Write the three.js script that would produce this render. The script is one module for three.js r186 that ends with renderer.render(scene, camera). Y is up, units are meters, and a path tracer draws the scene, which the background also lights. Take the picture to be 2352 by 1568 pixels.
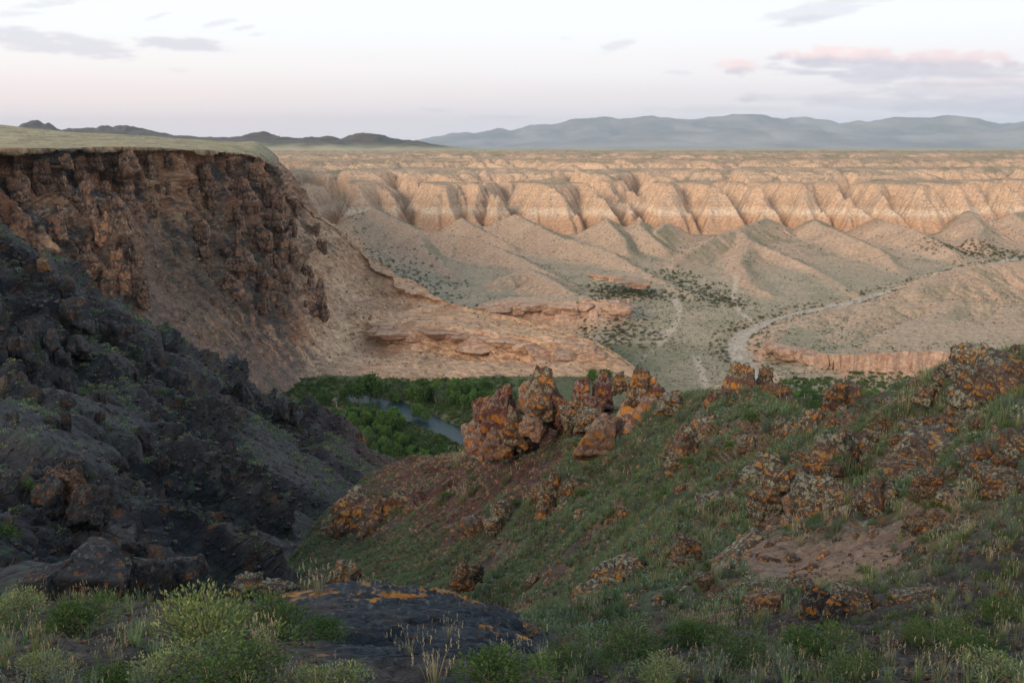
import * as THREE from 'three';
import { mergeGeometries, mergeVertices } from 'three/addons/utils/BufferGeometryUtils.js';

// ------------------------------------------------------------------ camera, sky, sun, exposure
const F = 2308, PITCH = Math.atan(449 / F), CP = Math.cos(PITCH), SP = Math.sin(PITCH);
const scene = new THREE.Scene();
const camera = new THREE.PerspectiveCamera(2 * Math.atan(784 / F) * 180 / Math.PI, 2352 / 1568, 0.3, 120000);
camera.position.set(0, 0, 0);
camera.rotation.set(-PITCH, 0, 0);
scene.add(camera);
const renderer = new THREE.WebGLRenderer({ antialias: true });
renderer.setSize(1024, 682);
renderer.toneMapping = THREE.LinearToneMapping;
renderer.toneMappingExposure = 1.34;
renderer.shadowMap.enabled = true;
renderer.shadowMap.type = THREE.PCFSoftShadowMap;

const sun = new THREE.DirectionalLight(new THREE.Color(1.0, 0.76, 0.55), 2.55);
sun.position.set(-520, 300, 880);
sun.target.position.set(0, 0, 0);
sun.castShadow = true;
sun.shadow.radius = 40;
sun.shadow.mapSize.set(4096, 4096);
Object.assign(sun.shadow.camera, { left: -1500, right: 1500, top: 700, bottom: -900, near: 1, far: 5000 });
scene.add(sun, sun.target);
scene.fog = new THREE.FogExp2(new THREE.Color(0.62, 0.81, 1.0), 2.3e-5);

// ------------------------------------------------------------------ numbers
let seedState = 1234567;
function seed(n) { seedState = (n * 2654435761) >>> 0 || 1; }
function rnd() { seedState = (seedState + 0x6D2B79F5) >>> 0; let t = seedState; t = Math.imul(t ^ (t >>> 15), t | 1); t ^= t + Math.imul(t ^ (t >>> 7), t | 61); return ((t ^ (t >>> 14)) >>> 0) / 4294967296; }
const rr = (a, b) => a + (b - a) * rnd();
const clamp = (x, a = 0, b = 1) => x < a ? a : x > b ? b : x;
const mix = (a, b, t) => a + (b - a) * t;
const sstep = (a, b, x) => { const t = clamp((x - a) / (b - a)); return t * t * (3 - 2 * t); };
const mixc = (a, b, t) => [a[0] + (b[0] - a[0]) * t, a[1] + (b[1] - a[1]) * t, a[2] + (b[2] - a[2]) * t];
const smul = (a, k) => [a[0] * k, a[1] * k, a[2] * k];
const PERM = new Uint8Array(1024), G3 = new Float32Array(256 * 3), RV = new Float32Array(256 * 4);
seed(7);
{
  const p = [...Array(256).keys()];
  for (let i = 255; i > 0; i--) { const j = Math.floor(rnd() * (i + 1)); [p[i], p[j]] = [p[j], p[i]]; }
  for (let i = 0; i < 1024; i++) PERM[i] = p[i & 255];
  for (let i = 0; i < 256; i++) {
    let x, y, z, l; do { x = rr(-1, 1); y = rr(-1, 1); z = rr(-1, 1); l = Math.hypot(x, y, z); } while (l > 1 || l < 0.1);
    G3[i * 3] = x / l; G3[i * 3 + 1] = y / l; G3[i * 3 + 2] = z / l;
    for (let k = 0; k < 4; k++) RV[i * 4 + k] = rnd();
  }
}
function noise(x, y, z) {
  const X = Math.floor(x), Y = Math.floor(y), Z = Math.floor(z);
  const fx = x - X, fy = y - Y, fz = z - Z;
  const u = fx * fx * fx * (fx * (fx * 6 - 15) + 10), v = fy * fy * fy * (fy * (fy * 6 - 15) + 10), w = fz * fz * fz * (fz * (fz * 6 - 15) + 10);
  const xi = X & 255, yi = Y & 255, zi = Z & 255;
  const A = PERM[xi] + yi, B = PERM[xi + 1] + yi;
  const AA = PERM[A] + zi, AB = PERM[A + 1] + zi, BA = PERM[B] + zi, BB = PERM[B + 1] + zi;
  const g = (h, a, b, c) => { const k = PERM[h] * 3; return G3[k] * a + G3[k + 1] * b + G3[k + 2] * c; };
  const l1 = g(AA, fx, fy, fz), l2 = g(BA, fx - 1, fy, fz), l3 = g(AB, fx, fy - 1, fz), l4 = g(BB, fx - 1, fy - 1, fz);
  const l5 = g(AA + 1, fx, fy, fz - 1), l6 = g(BA + 1, fx - 1, fy, fz - 1), l7 = g(AB + 1, fx, fy - 1, fz - 1), l8 = g(BB + 1, fx - 1, fy - 1, fz - 1);
  const a = l1 + u * (l2 - l1), b = l3 + u * (l4 - l3), c = l5 + u * (l6 - l5), d = l7 + u * (l8 - l7);
  const e = a + v * (b - a), f = c + v * (d - c);
  return 1.5 * (e + w * (f - e));
}
function fbm(x, y, z, oct = 4, lac = 2.03, gain = 0.5) { let s = 0, a = 1; for (let i = 0; i < oct; i++) { s += a * noise(x, y, z); x = x * lac + 13.7; y = y * lac + 5.1; z = z * lac + 9.3; a *= gain; } return s; }
function ridged(x, y, z, oct = 4) { let s = 0, a = 0.5; for (let i = 0; i < oct; i++) { const n = 1 - Math.abs(noise(x, y, z)) * 1.4; s += a * n * n; x = x * 2.1 + 3.7; y = y * 2.1 + 8.1; z = z * 2.1 + 1.3; a *= 0.5; } return s; }
// flat-faced cell noise: each cell is a tilted plane, as fractured rock is; planes meet without a gap. FO: [height, gap to the next cell, random of the cell]
const FO = [0, 0, 0];
function facet(x, y, z, tilt = 1) {
  const X = Math.floor(x), Y = Math.floor(y), Z = Math.floor(z);
  let d1 = 9, d2 = 9, h1 = 0, x1 = 0, y1 = 0, z1 = 0, h2 = 0, x2 = 0, y2 = 0, z2 = 0;
  for (let i = -1; i < 2; i++) for (let j = -1; j < 2; j++) {
    const q = PERM[(PERM[(X + i) & 255] + Y + j) & 255];
    for (let k = -1; k < 2; k++) {
      const h = PERM[(q + Z + k) & 255], r = h * 4;
      const dx = i + RV[r] - x + X, dy = j + RV[r + 1] - y + Y, dz = k + RV[r + 2] - z + Z;
      const d = dx * dx + dy * dy + dz * dz;
      if (d < d1) { d2 = d1; h2 = h1; x2 = x1; y2 = y1; z2 = z1; d1 = d; h1 = h; x1 = dx; y1 = dy; z1 = dz; } else if (d < d2) { d2 = d; h2 = h; x2 = dx; y2 = dy; z2 = dz; }
    }
  }
  const a = h1 * 3, b = h2 * 3, gap = Math.sqrt(d2) - Math.sqrt(d1);
  const p1 = (G3[a] * x1 + G3[a + 1] * y1 + G3[a + 2] * z1) * tilt + (RV[h1 * 4 + 3] - 0.5) * 0.6;
  const p2 = (G3[b] * x2 + G3[b + 1] * y2 + G3[b + 2] * z2) * tilt + (RV[h2 * 4 + 3] - 0.5) * 0.6;
  const t = gap < .3 ? .5 * (1 - gap / .3) : 0;
  FO[0] = p1 + (p2 - p1) * t; FO[1] = gap; FO[2] = RV[h1 * 4 + 3];
  return FO[0];
}
// the same without steps: the highest of the neighbouring tilted lumps, so blocks meet in clefts
function blocks(x, y, z, tilt = .9) {
  const X = Math.floor(x), Y = Math.floor(y), Z = Math.floor(z);
  let m = -9;
  for (let i = -1; i < 2; i++) for (let j = -1; j < 2; j++) {
    const q = PERM[(PERM[(X + i) & 255] + Y + j) & 255];
    for (let k = -1; k < 2; k++) {
      const h = PERM[(q + Z + k) & 255], r = h * 4, a = h * 3;
      const dx = x - X - i - RV[r], dy = y - Y - j - RV[r + 1], dz = z - Z - k - RV[r + 2];
      const e = RV[r + 3] * .55 + (G3[a] * dx + G3[a + 1] * dy + G3[a + 2] * dz) * tilt - .95 * (dx * dx + dy * dy + dz * dz);
      if (e > m) m = e;
    }
  }
  return m - .38;
}
// a sight line of the photograph (2352 x 1568) at a distance ahead: a point of the place
function ray(u, v) { const yc = -(v - 784) / F, y = yc * CP - SP, f = CP + yc * SP; return [(u - 1176) / F / f, y / f]; }
function P(u, v, D) { const r = ray(u, v); return [r[0] * D, r[1] * D, -D]; }
function atHeight(u, v, h) { const r = ray(u, v); return [r[0] * h / r[1], h, -h / r[1]]; }
function project(x, y, z) { const D = -z, d = D * CP - y * SP, yc = (y * CP + D * SP) / d; return [1176 + F * x / d, 784 - F * yc, d]; }
function distPoly(x, z, pts) {
  let best = 1e18, bt = 0, bi = 0;
  for (let i = 0; i + 1 < pts.length; i++) {
    const ax = pts[i][0], az = pts[i][2], bx = pts[i + 1][0] - ax, bz = pts[i + 1][2] - az;
    const t = clamp(((x - ax) * bx + (z - az) * bz) / (bx * bx + bz * bz));
    const dx = x - ax - bx * t, dz = z - az - bz * t, d = dx * dx + dz * dz;
    if (d < best) { best = d; bt = t; bi = i; }
  }
  DP.i = bi; DP.t = bt; return Math.sqrt(best);
}
const DP = { i: 0, t: 0 };

// ------------------------------------------------------------------ sky
{
  const W = 4096, H = 2048, data = new Float32Array(W * H * 4);
  const stops = [[-90, .26, .22, .2], [-0.5, .26, .22, .2], [0, 0.792, 0.738, 0.781], [1.2, 0.802, 0.738, 0.76], [2.6, 0.802, 0.738, 0.738], [4.4, 0.824, 0.797, 0.792], [6.2, 0.813, 0.829, 0.84], [8.5, 0.792, 0.835, 0.856], [14, 0.706, 0.781, 0.835], [30, .50, .57, .64], [60, .32, .38, .45], [90, .27, .32, .39]];
  const ramp = el => { let i = 0; while (i < stops.length - 2 && el > stops[i + 1][0]) i++; const a = stops[i], b = stops[i + 1], t = sstep(0, 1, clamp((el - a[0]) / (b[0] - a[0]))); return [mix(a[1], b[1], t), mix(a[2], b[2], t), mix(a[3], b[3], t)]; };
  // clouds: centre, half width, half height in the photograph, amount, slant, lit share
  const C = [[110, 98, 240, 30, .85, -.12, 0], [430, 104, 130, 22, .95, -.05, 0], [40, 32, 70, 9, .5, .05, 0], [100, 8, 110, 10, .6, .08, 0], [360, 38, 36, 6, .55, .25, 0], [505, 52, 46, 7, .6, .2, 0], [560, 64, 32, 5, .65, .2, 0], [590, 79, 22, 4, .45, .15, 0], [408, 160, 28, 7, .35, -.1, 1],
    [1415, 106, 46, 12, .6, .22, 0], [1300, 88, 20, 5, .35, 0, 0], [1890, 24, 150, 26, .62, .18, 0], [1850, 48, 70, 14, .6, .1, 0], [990, 252, 45, 4, .5, -.06, 0], [1150, 268, 80, 5, .4, 0, 0],
    [1700, 158, 62, 24, 1.2, 0, .9], [1930, 132, 180, 28, 1.3, -.02, .95], [2150, 138, 250, 30, 1.3, -.02, .8], [2040, 160, 290, 24, 1.2, -.02, .1], [1990, 182, 80, 14, .9, 0, .1], [2280, 165, 160, 24, 1.0, 0, .3], [1560, 168, 50, 7, .5, 0, .1], [1722, 224, 32, 15, .9, 0, .8], [1725, 218, 34, 5, .7, 0, 0], [2270, 190, 200, 16, .8, 0, .75], [2250, 214, 330, 26, .8, -.04, .25], [2100, 236, 420, 22, .65, -.03, .05], [2300, 245, 330, 24, .75, 0, 0], [1650, 250, 220, 10, .4, 0, .35], [1930, 226, 70, 10, .5, 0, .6]];
  for (let j = 0; j < H; j++) {
    const el = ((j + 0.5) / H - 0.5) * 180;
    const base = ramp(el), ce = Math.cos(el * Math.PI / 180), se = Math.sin(el * Math.PI / 180);
    for (let i = 0; i < W; i++) {
      const a = ((i + 0.5) / W - 0.5) * 2 * Math.PI, x = ce * Math.cos(a), z = ce * Math.sin(a);
      let c = base, o = (j * W + i) * 4;
      // the side of the sunset is warmer and brighter, smoothly round the horizon; right of the view the air is bluer
      const west = 0.5 + 0.5 * (-0.68 * x / ce + 0.73 * z / ce);
      const low = Math.exp(-Math.max(el, 0) / 9);
      const w = west * west * west * low * (el > 0 ? 1 : 0);
      c = [c[0] * (1 + .55 * w), c[1] * (1 + .22 * w), c[2] * (1 - .12 * w)];
      if (el > -0.4 && z < 0) {
        const az = x / -z;
        const right = sstep(0.0, 0.55, az) * Math.exp(-Math.max(el, 0) / 2.2);
        c = [c[0] * (1 - .15 * right), c[1] * (1 - .05 * right), c[2] * (1 + .04 * right)];
        const left = sstep(.1, -.4, az) * Math.exp(-((el - 1.8) ** 2) / 6);
        c = [c[0] * (1 + .09 * left), c[1] * (1 + .02 * left), c[2] * (1 - .02 * left)];
      }
      if (el > 0.2 && el < 9 && z < 0 && Math.abs(x) < -z * 0.75) {
        const y = se / -z, X = x / -z, d = CP - y * SP; // ahead distance 1
        const u = 1176 + F * X / d, v = 784 - F * (y * CP + SP) / d;
        for (const [cu, cv, hw, hh, am, sl, lit] of C) {
          let du = (u - cu) / hw; if (du < -1.6 || du > 1.6) continue;
          let dv = (v - cv + sl * (u - cu)) / hh; if (dv < -2.2 || dv > 2.2) continue;
          const fx = lit > .3 ? 60 : 90, fy = lit > .3 ? 26 : 11;
          const n = fbm(u / fx + cu, v / fy, cv * .37, 5);
          const q = 1 - du * du - dv * dv * (dv > 0 && lit > .3 ? 1.7 : 1) + n * 0.85;
          const k = sstep(.05, .75, q) * am * .85;
          if (k <= 0) continue;
          const top = lit * sstep(0.55, -0.45, dv + n * .35);
          const tint = mixc([.56, .545, .61], [.88, .70, .68], clamp(top));
          c = mixc(c, tint, clamp(k * (lit > .3 ? .95 : .8)));
        }
      } else if (el > 2 && el < 40) {
        const k = sstep(.25, .8, fbm(x * 3.1 / (se + .25), 4.2, z * 3.1 / (se + .25), 4)) * .4;
        if (k > 0) c = mixc(c, [.66, .64, .70].map((q, m) => q * (m < 2 ? 1 : 1) * base[1] / .95), k);
      }
      data[o] = c[0]; data[o + 1] = c[1]; data[o + 2] = c[2]; data[o + 3] = 1;
    }
  }
  const t = new THREE.DataTexture(data, W, H, THREE.RGBAFormat, THREE.FloatType);
  t.mapping = THREE.EquirectangularReflectionMapping; t.magFilter = THREE.LinearFilter; t.minFilter = THREE.LinearFilter; t.colorSpace = THREE.LinearSRGBColorSpace; t.needsUpdate = true;
  scene.background = t; scene.environment = t;
}

// ------------------------------------------------------------------ meshes of the ground
const used = new Map();
function numbered(n) { const k = used.get(n) || 0; used.set(n, k + 1); return k ? `${n}_${String(k).padStart(3, '0')}` : n; }
function tag(o, label, category, group, kind) { if (label) o.userData.label = label; if (category) o.userData.category = category; if (group) o.userData.group = group; if (kind) o.userData.kind = kind; return o; }
function shadows(o) { o.traverse(m => { if (m.isMesh) { m.castShadow = true; m.receiveShadow = true; } }); return o; }
// tiles computed once: grain and relief of stone and soil, and the lichens that grow on the near rocks
function pn(x, y, p) { const X = Math.floor(x), Y = Math.floor(y), fx = x - X, fy = y - Y, u = fx * fx * (3 - 2 * fx), v = fy * fy * (3 - 2 * fy), m = q => ((q % p) + p) % p; const g = (i, j, a, b) => { const k = PERM[(PERM[m(i) & 255] + m(j)) & 1023] * 3; return G3[k] * a + G3[k + 1] * b; }; const a = g(X, Y, fx, fy), b = g(X + 1, Y, fx - 1, fy), c = g(X, Y + 1, fx, fy - 1), d = g(X + 1, Y + 1, fx - 1, fy - 1); return 1.7 * (a + u * (b - a) + v * (c - a + u * (a - b - c + d))); }
function pfbm(x, y, p, oct, gain = .5) { let s = 0, a = 1; for (let i = 0; i < oct; i++) { s += a * pn(x, y, p); x *= 2; y *= 2; p *= 2; a *= gain; } return s; }
const PV = [0, 0, 0];
function pvor(x, y, p) { const X = Math.floor(x), Y = Math.floor(y), m = q => ((q % p) + p) % p; let d1 = 9, d2 = 9, h1 = 0, h2 = 0, ax = 0, ay = 0, bx = 0, by = 0; for (let i = -1; i < 2; i++) for (let j = -1; j < 2; j++) { const h = PERM[(PERM[m(X + i) & 255] + m(Y + j)) & 1023], dx = x - X - i - RV[h * 4], dy = y - Y - j - RV[h * 4 + 1], d = dx * dx + dy * dy; if (d < d1) { d2 = d1; h2 = h1; bx = ax; by = ay; d1 = d; h1 = h; ax = dx; ay = dy; } else if (d < d2) { d2 = d; h2 = h; bx = dx; by = dy; } } const gap = Math.sqrt(d2) - Math.sqrt(d1), e = (h, x, y) => G3[h * 3] * x + G3[h * 3 + 1] * y + (RV[h * 4 + 3] - .5) * .6, t = gap < .24 ? .5 * (1 - gap / .24) : 0; PV[0] = mix(e(h1, ax, ay), e(h2, bx, by), t); PV[1] = gap; PV[2] = RV[h1 * 4 + 2]; return PV[0]; }
function tile(S, fn) { // fn(u, v) -> [r, g, b linear, height 0..1]
  const c = new Uint8Array(S * S * 4), b = new Uint8Array(S * S * 4), enc = x => 255 * (x <= .0031308 ? 12.92 * x : 1.055 * Math.pow(x, 1 / 2.4) - .055);
  for (let j = 0, o = 0; j < S; j++) for (let i = 0; i < S; i++, o += 4) { const q = fn(i / S, j / S); c[o] = enc(clamp(q[0])); c[o + 1] = enc(clamp(q[1])); c[o + 2] = enc(clamp(q[2])); c[o + 3] = 255; const h = 255 * clamp(q[3]); b[o] = b[o + 1] = b[o + 2] = h; b[o + 3] = 255; }
  const t = (d, s) => { const x = new THREE.DataTexture(d, S, S); x.wrapS = x.wrapT = THREE.RepeatWrapping; x.magFilter = THREE.LinearFilter; x.minFilter = THREE.LinearMipmapLinearFilter; x.generateMipmaps = true; if (s) x.colorSpace = THREE.SRGBColorSpace; x.needsUpdate = true; return x; };
  return { map: t(c, true), bumpMap: t(b, false) };
}
const stoneTile = tile(1024, (u, v) => { let h = .5; pvor(u * 9, v * 6, 9 * 6); const a = pvor(u * 8, v * 8, 8), ga = PV[1], ia = PV[2], b = pvor(u * 20 + .3, v * 20, 20), gb = PV[1], ib = PV[2], c = pvor(u * 50, v * 50 + .7, 50), ic = PV[2], n = pfbm(u * 16, v * 16, 16, 5, .6); h += .32 * a + .16 * b + .08 * c + .06 * n - .12 * sstep(.07, 0, ga) - .06 * sstep(.08, 0, gb); const k = .80 + .20 * (ia - .5) + .22 * (ib - .5) + .16 * (ic - .5) + .20 * n; return [k * 1.02, k, k * .98, h]; });
const grainTile = tile(1024, (u, v) => { const n = pfbm(u * 10, v * 10, 10, 6, .7), b = pvor(u * 60, v * 60, 60), g = PV[1], i = PV[2], s = sstep(.32, .1, Math.hypot(PV[0], 0)) , k = .78 + .22 * n + (i > .8 ? .25 : i < .2 ? -.25 : 0) * sstep(.1, .3, g); return [k, k * (1 + .05 * n), k * (1 - .04 * n), .5 + .25 * n + .2 * b * sstep(0, .2, g)]; });
const groundMat = (r = 1) => new THREE.MeshStandardMaterial({ vertexColors: true, roughness: r, metalness: 0, side: THREE.DoubleSide });
const earthMat = groundMat(1.0);
const tiled = (t, bump) => new THREE.MeshStandardMaterial({ vertexColors: true, roughness: 1, metalness: 0, side: THREE.DoubleSide, map: t.map, bumpMap: t.bumpMap, bumpScale: bump });
function groundUV(g, f, k = 1.27) { const p = g.attributes.position.array, n = p.length / 3, uv = new Float32Array(n * 2), c = g.attributes.color.array; for (let i = 0; i < n; i++) { const q = f(p[i * 3], p[i * 3 + 1], p[i * 3 + 2]); uv[i * 2] = q[0]; uv[i * 2 + 1] = q[1]; } for (let i = 0; i < c.length; i++) c[i] *= k; g.setAttribute('uv', new THREE.BufferAttribute(uv, 2)); return g; }
// grid of nx x ny points; place(i, j) -> [x, y, z]; bend(x, y, z, nx, ny, nz, k) -> displaced point; paint(x, y, z, n, k) -> colour
function gridGeometry(nx, ny, place, bend, paint, flip = false) {
  const N = nx * ny, pos = new Float32Array(N * 3), col = new Float32Array(N * 3);
  for (let j = 0, k = 0; j < ny; j++) for (let i = 0; i < nx; i++, k++) { const p = place(i, j, k); pos[k * 3] = p[0]; pos[k * 3 + 1] = p[1]; pos[k * 3 + 2] = p[2]; }
  const idx = new Uint32Array((nx - 1) * (ny - 1) * 6);
  for (let j = 0, q = 0; j < ny - 1; j++) for (let i = 0; i < nx - 1; i++) { const a = j * nx + i, b = a + 1, c = a + nx, d = c + 1; if ((i + j) & 1) { idx[q++] = a; idx[q++] = b; idx[q++] = c; idx[q++] = b; idx[q++] = d; idx[q++] = c; } else { idx[q++] = a; idx[q++] = b; idx[q++] = d; idx[q++] = a; idx[q++] = d; idx[q++] = c; } }
  if (flip) for (let q = 0; q < idx.length; q += 3) { const t = idx[q]; idx[q] = idx[q + 1]; idx[q + 1] = t; }
  const g = new THREE.BufferGeometry();
  g.setAttribute('position', new THREE.BufferAttribute(pos, 3));
  g.setIndex(new THREE.BufferAttribute(idx, 1));
  g.computeVertexNormals();
  if (bend) {
    const n = g.attributes.normal.array, out = new Float32Array(N * 3);
    for (let k = 0; k < N; k++) { const q = bend(pos[k * 3], pos[k * 3 + 1], pos[k * 3 + 2], [n[k * 3], n[k * 3 + 1], n[k * 3 + 2]], k); out[k * 3] = q[0]; out[k * 3 + 1] = q[1]; out[k * 3 + 2] = q[2]; }
    pos.set(out); g.computeVertexNormals();
  }
  const n = g.attributes.normal.array;
  for (let k = 0; k < N; k++) { const c = paint(pos[k * 3], pos[k * 3 + 1], pos[k * 3 + 2], [n[k * 3], n[k * 3 + 1], n[k * 3 + 2]], k); col[k * 3] = Math.max(c[0], .004); col[k * 3 + 1] = Math.max(c[1], .004); col[k * 3 + 2] = Math.max(c[2], .004); }
  g.setAttribute('color', new THREE.BufferAttribute(col, 3));
  return g;
}
function structure(name, g, m = earthMat, label) { const o = new THREE.Mesh(g, m); o.name = numbered(name); o.userData.kind = 'structure'; if (label) o.userData.label = label; shadows(o); scene.add(o); return o; }
// a sheet through control points [v, D, extra...] given for columns u, smooth between them
function cr(a, b, c, d, t) { return 0.5 * (2 * b + (c - a) * t + (2 * a - 5 * b + 4 * c - d) * t * t + (3 * b - a - 3 * c + d) * t * t * t); }
function makeSheet(cols, subU, subV) { // cols: [u, [[v,D,...],...]]
  const nc = cols.length, nr = cols[0][1].length, nch = 3 + cols[0][1][0].length - 2;
  const ctl = cols.map(([u, rows]) => rows.map(r => [u + (r.du || 0), r[0], Math.log(r[1]), ...r.slice(2)]));
  const us = [], vs = [];
  for (let i = 0; i < nc - 1; i++) for (let k = 0; k < subU[i]; k++) us.push([i, k / subU[i]]);
  us.push([nc - 2, 1]);
  for (let j = 0; j < nr - 1; j++) for (let k = 0; k < subV[j]; k++) vs.push([j, k / subV[j]]);
  vs.push([nr - 2, 1]);
  const nx = us.length, ny = vs.length, ch = new Float32Array(nx * ny * nch), cc = (x, m) => x < 0 ? 0 : x > m ? m : x;
  const lines = us.map(([i, t]) => { const out = []; for (let j = 0; j < nr; j++) { const A = ctl[cc(i - 1, nc - 1)][j], B = ctl[i][j], C = ctl[i + 1][j], D = ctl[cc(i + 2, nc - 1)][j], r = []; for (let q = 0; q < nch; q++) r.push(q > 2 ? mix(B[q], C[q], t) : cr(A[q], B[q], C[q], D[q], t)); out.push(r); } return out; });
  for (let y = 0, k = 0; y < ny; y++) { const [j, t] = vs[y]; for (let x = 0; x < nx; x++, k++) { const L = lines[x], A = L[cc(j - 1, nr - 1)], B = L[j], C = L[j + 1], D = L[cc(j + 2, nr - 1)]; for (let q = 0; q < nch; q++) ch[k * nch + q] = q > 2 ? mix(B[q], C[q], t) : cr(A[q], B[q], C[q], D[q], t); } }
  return { nx, ny, nch, ch, place: (i, j, k) => P(ch[k * nch], ch[k * nch + 1], Math.exp(ch[k * nch + 2])), x: (k, q) => ch[k * nch + 3 + q] };
}
// where a sight line meets a piece of ground: nearest vertex in bins of 6 px
function finder(g, bin = 6) {
  const p = g.attributes.position.array, n = g.attributes.normal.array, m = new Map();
  for (let k = 0; k < p.length / 3; k++) { if (p[k * 3 + 2] > -1.5) continue; const [u, v, d] = project(p[k * 3], p[k * 3 + 1], p[k * 3 + 2]); if (u < -300 || u > 2650 || v < 200 || v > 1800) continue; const key = Math.floor(u / bin) * 4096 + Math.floor(v / bin); const o = m.get(key); if (!o || d < o[1]) m.set(key, [k, d]); }
  return (u, v) => { for (let r = 0; r < 7; r++) { let best = null; for (let a = -r; a <= r; a++) for (let b = -r; b <= r; b++) { if (Math.max(Math.abs(a), Math.abs(b)) !== r) continue; const o = m.get((Math.floor(u / bin) + a) * 4096 + Math.floor(v / bin) + b); if (o && (!best || o[1] < best[1])) best = o; } if (best) { const k = best[0]; return { p: [p[k * 3], p[k * 3 + 1], p[k * 3 + 2]], n: [n[k * 3], n[k * 3 + 1], n[k * 3 + 2]], d: best[1], k }; } } return null; };
}
// ------------------------------------------------------------------ far canyon wall: a plateau cut by running water
function erode(h, base, W, H, dx, rounds, K, hard, steep) {
  const n = W * H;
  // priority flood for drainage, implicit stream power
  const heap = new Int32Array(n + 8), seen = new Uint8Array(n), rec = new Int32Array(n), order = new Int32Array(n), A = new Float32Array(n);
  for (let it = 0; it < rounds; it++) {
    let hn = 0, on = 0; seen.fill(0);
    const push = k => { let c = hn++; while (c > 0) { const p = (c - 1) >> 1; if (h[heap[p]] <= h[k]) break; heap[c] = heap[p]; c = p; } heap[c] = k; };
    const pop = () => { const top = heap[0], last = heap[--hn]; let c = 0; while (true) { let l = 2 * c + 1; if (l >= hn) break; if (l + 1 < hn && h[heap[l + 1]] < h[heap[l]]) l++; if (h[heap[l]] >= h[last]) break; heap[c] = heap[l]; c = l; } heap[c] = last; return top; };
    for (let k = 0; k < n; k++) if (base[k]) { seen[k] = 1; rec[k] = k; push(k); }
    while (hn) {
      const k = pop(); order[on++] = k; const i = k % W, j = (k / W) | 0;
      for (let a = -1; a < 2; a++) for (let b = -1; b < 2; b++) { const x = i + a, y = j + b; if ((!a && !b) || x < 0 || y < 0 || x >= W || y >= H) continue; const q = y * W + x; if (seen[q]) continue; seen[q] = 1; rec[q] = k; if (h[q] < h[k] + 0.004) h[q] = h[k] + 0.004; push(q); }
    }
    for (let o = 0; o < on; o++) { const k = order[o]; if (base[k]) continue; const i = k % W, j = (k / W) | 0; let s = 0, br = rec[k]; for (let a = -1; a < 2; a++) for (let b = -1; b < 2; b++) { const x = i + a, y = j + b; if ((!a && !b) || x < 0 || y < 0 || x >= W || y >= H) continue; const q = y * W + x, sl = (h[k] - h[q]) / Math.hypot(a, b); if (sl > s) { s = sl; br = q; } } rec[k] = br; }
    A.fill(1);
    for (let o = on - 1; o >= 0; o--) { const k = order[o]; if (rec[k] !== k) A[rec[k]] += A[k]; }
    for (let o = 0; o < on; o++) { const k = order[o]; if (base[k]) continue; const r = rec[k], d = (r % W !== k % W && ((r / W) | 0) !== ((k / W) | 0)) ? 1.414 : 1; const f = K * hard(h[k]) * Math.pow(A[k], 0.47) / d; if (h[r] < h[k]) h[k] = (h[k] + f * h[r]) / (1 + f); }
    // slopes fail above a steep angle
    for (let s = 0; s < 2; s++) for (let j = 1; j < H - 1; j++) for (let i = 1; i < W - 1; i++) { const k = j * W + i; let lo = h[k - 1]; if (h[k + 1] < lo) lo = h[k + 1]; if (h[k - W] < lo) lo = h[k - W]; if (h[k + W] < lo) lo = h[k + W]; const m = steep(h[k]) * dx; if (h[k] - lo > m) h[k] = lo + m + (h[k] - lo - m) * .5; }
  }
}
const strataHard = y => { let k = 1; for (const [c, w, s] of [[-100, 9, .3], [-48, 4, .8], [-41, 2.5, .5], [-28, 3, .8], [-20, 2, .6]]) k *= 1 - s * Math.exp(-(((y - c) / w) ** 2)); return k; };
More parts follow.
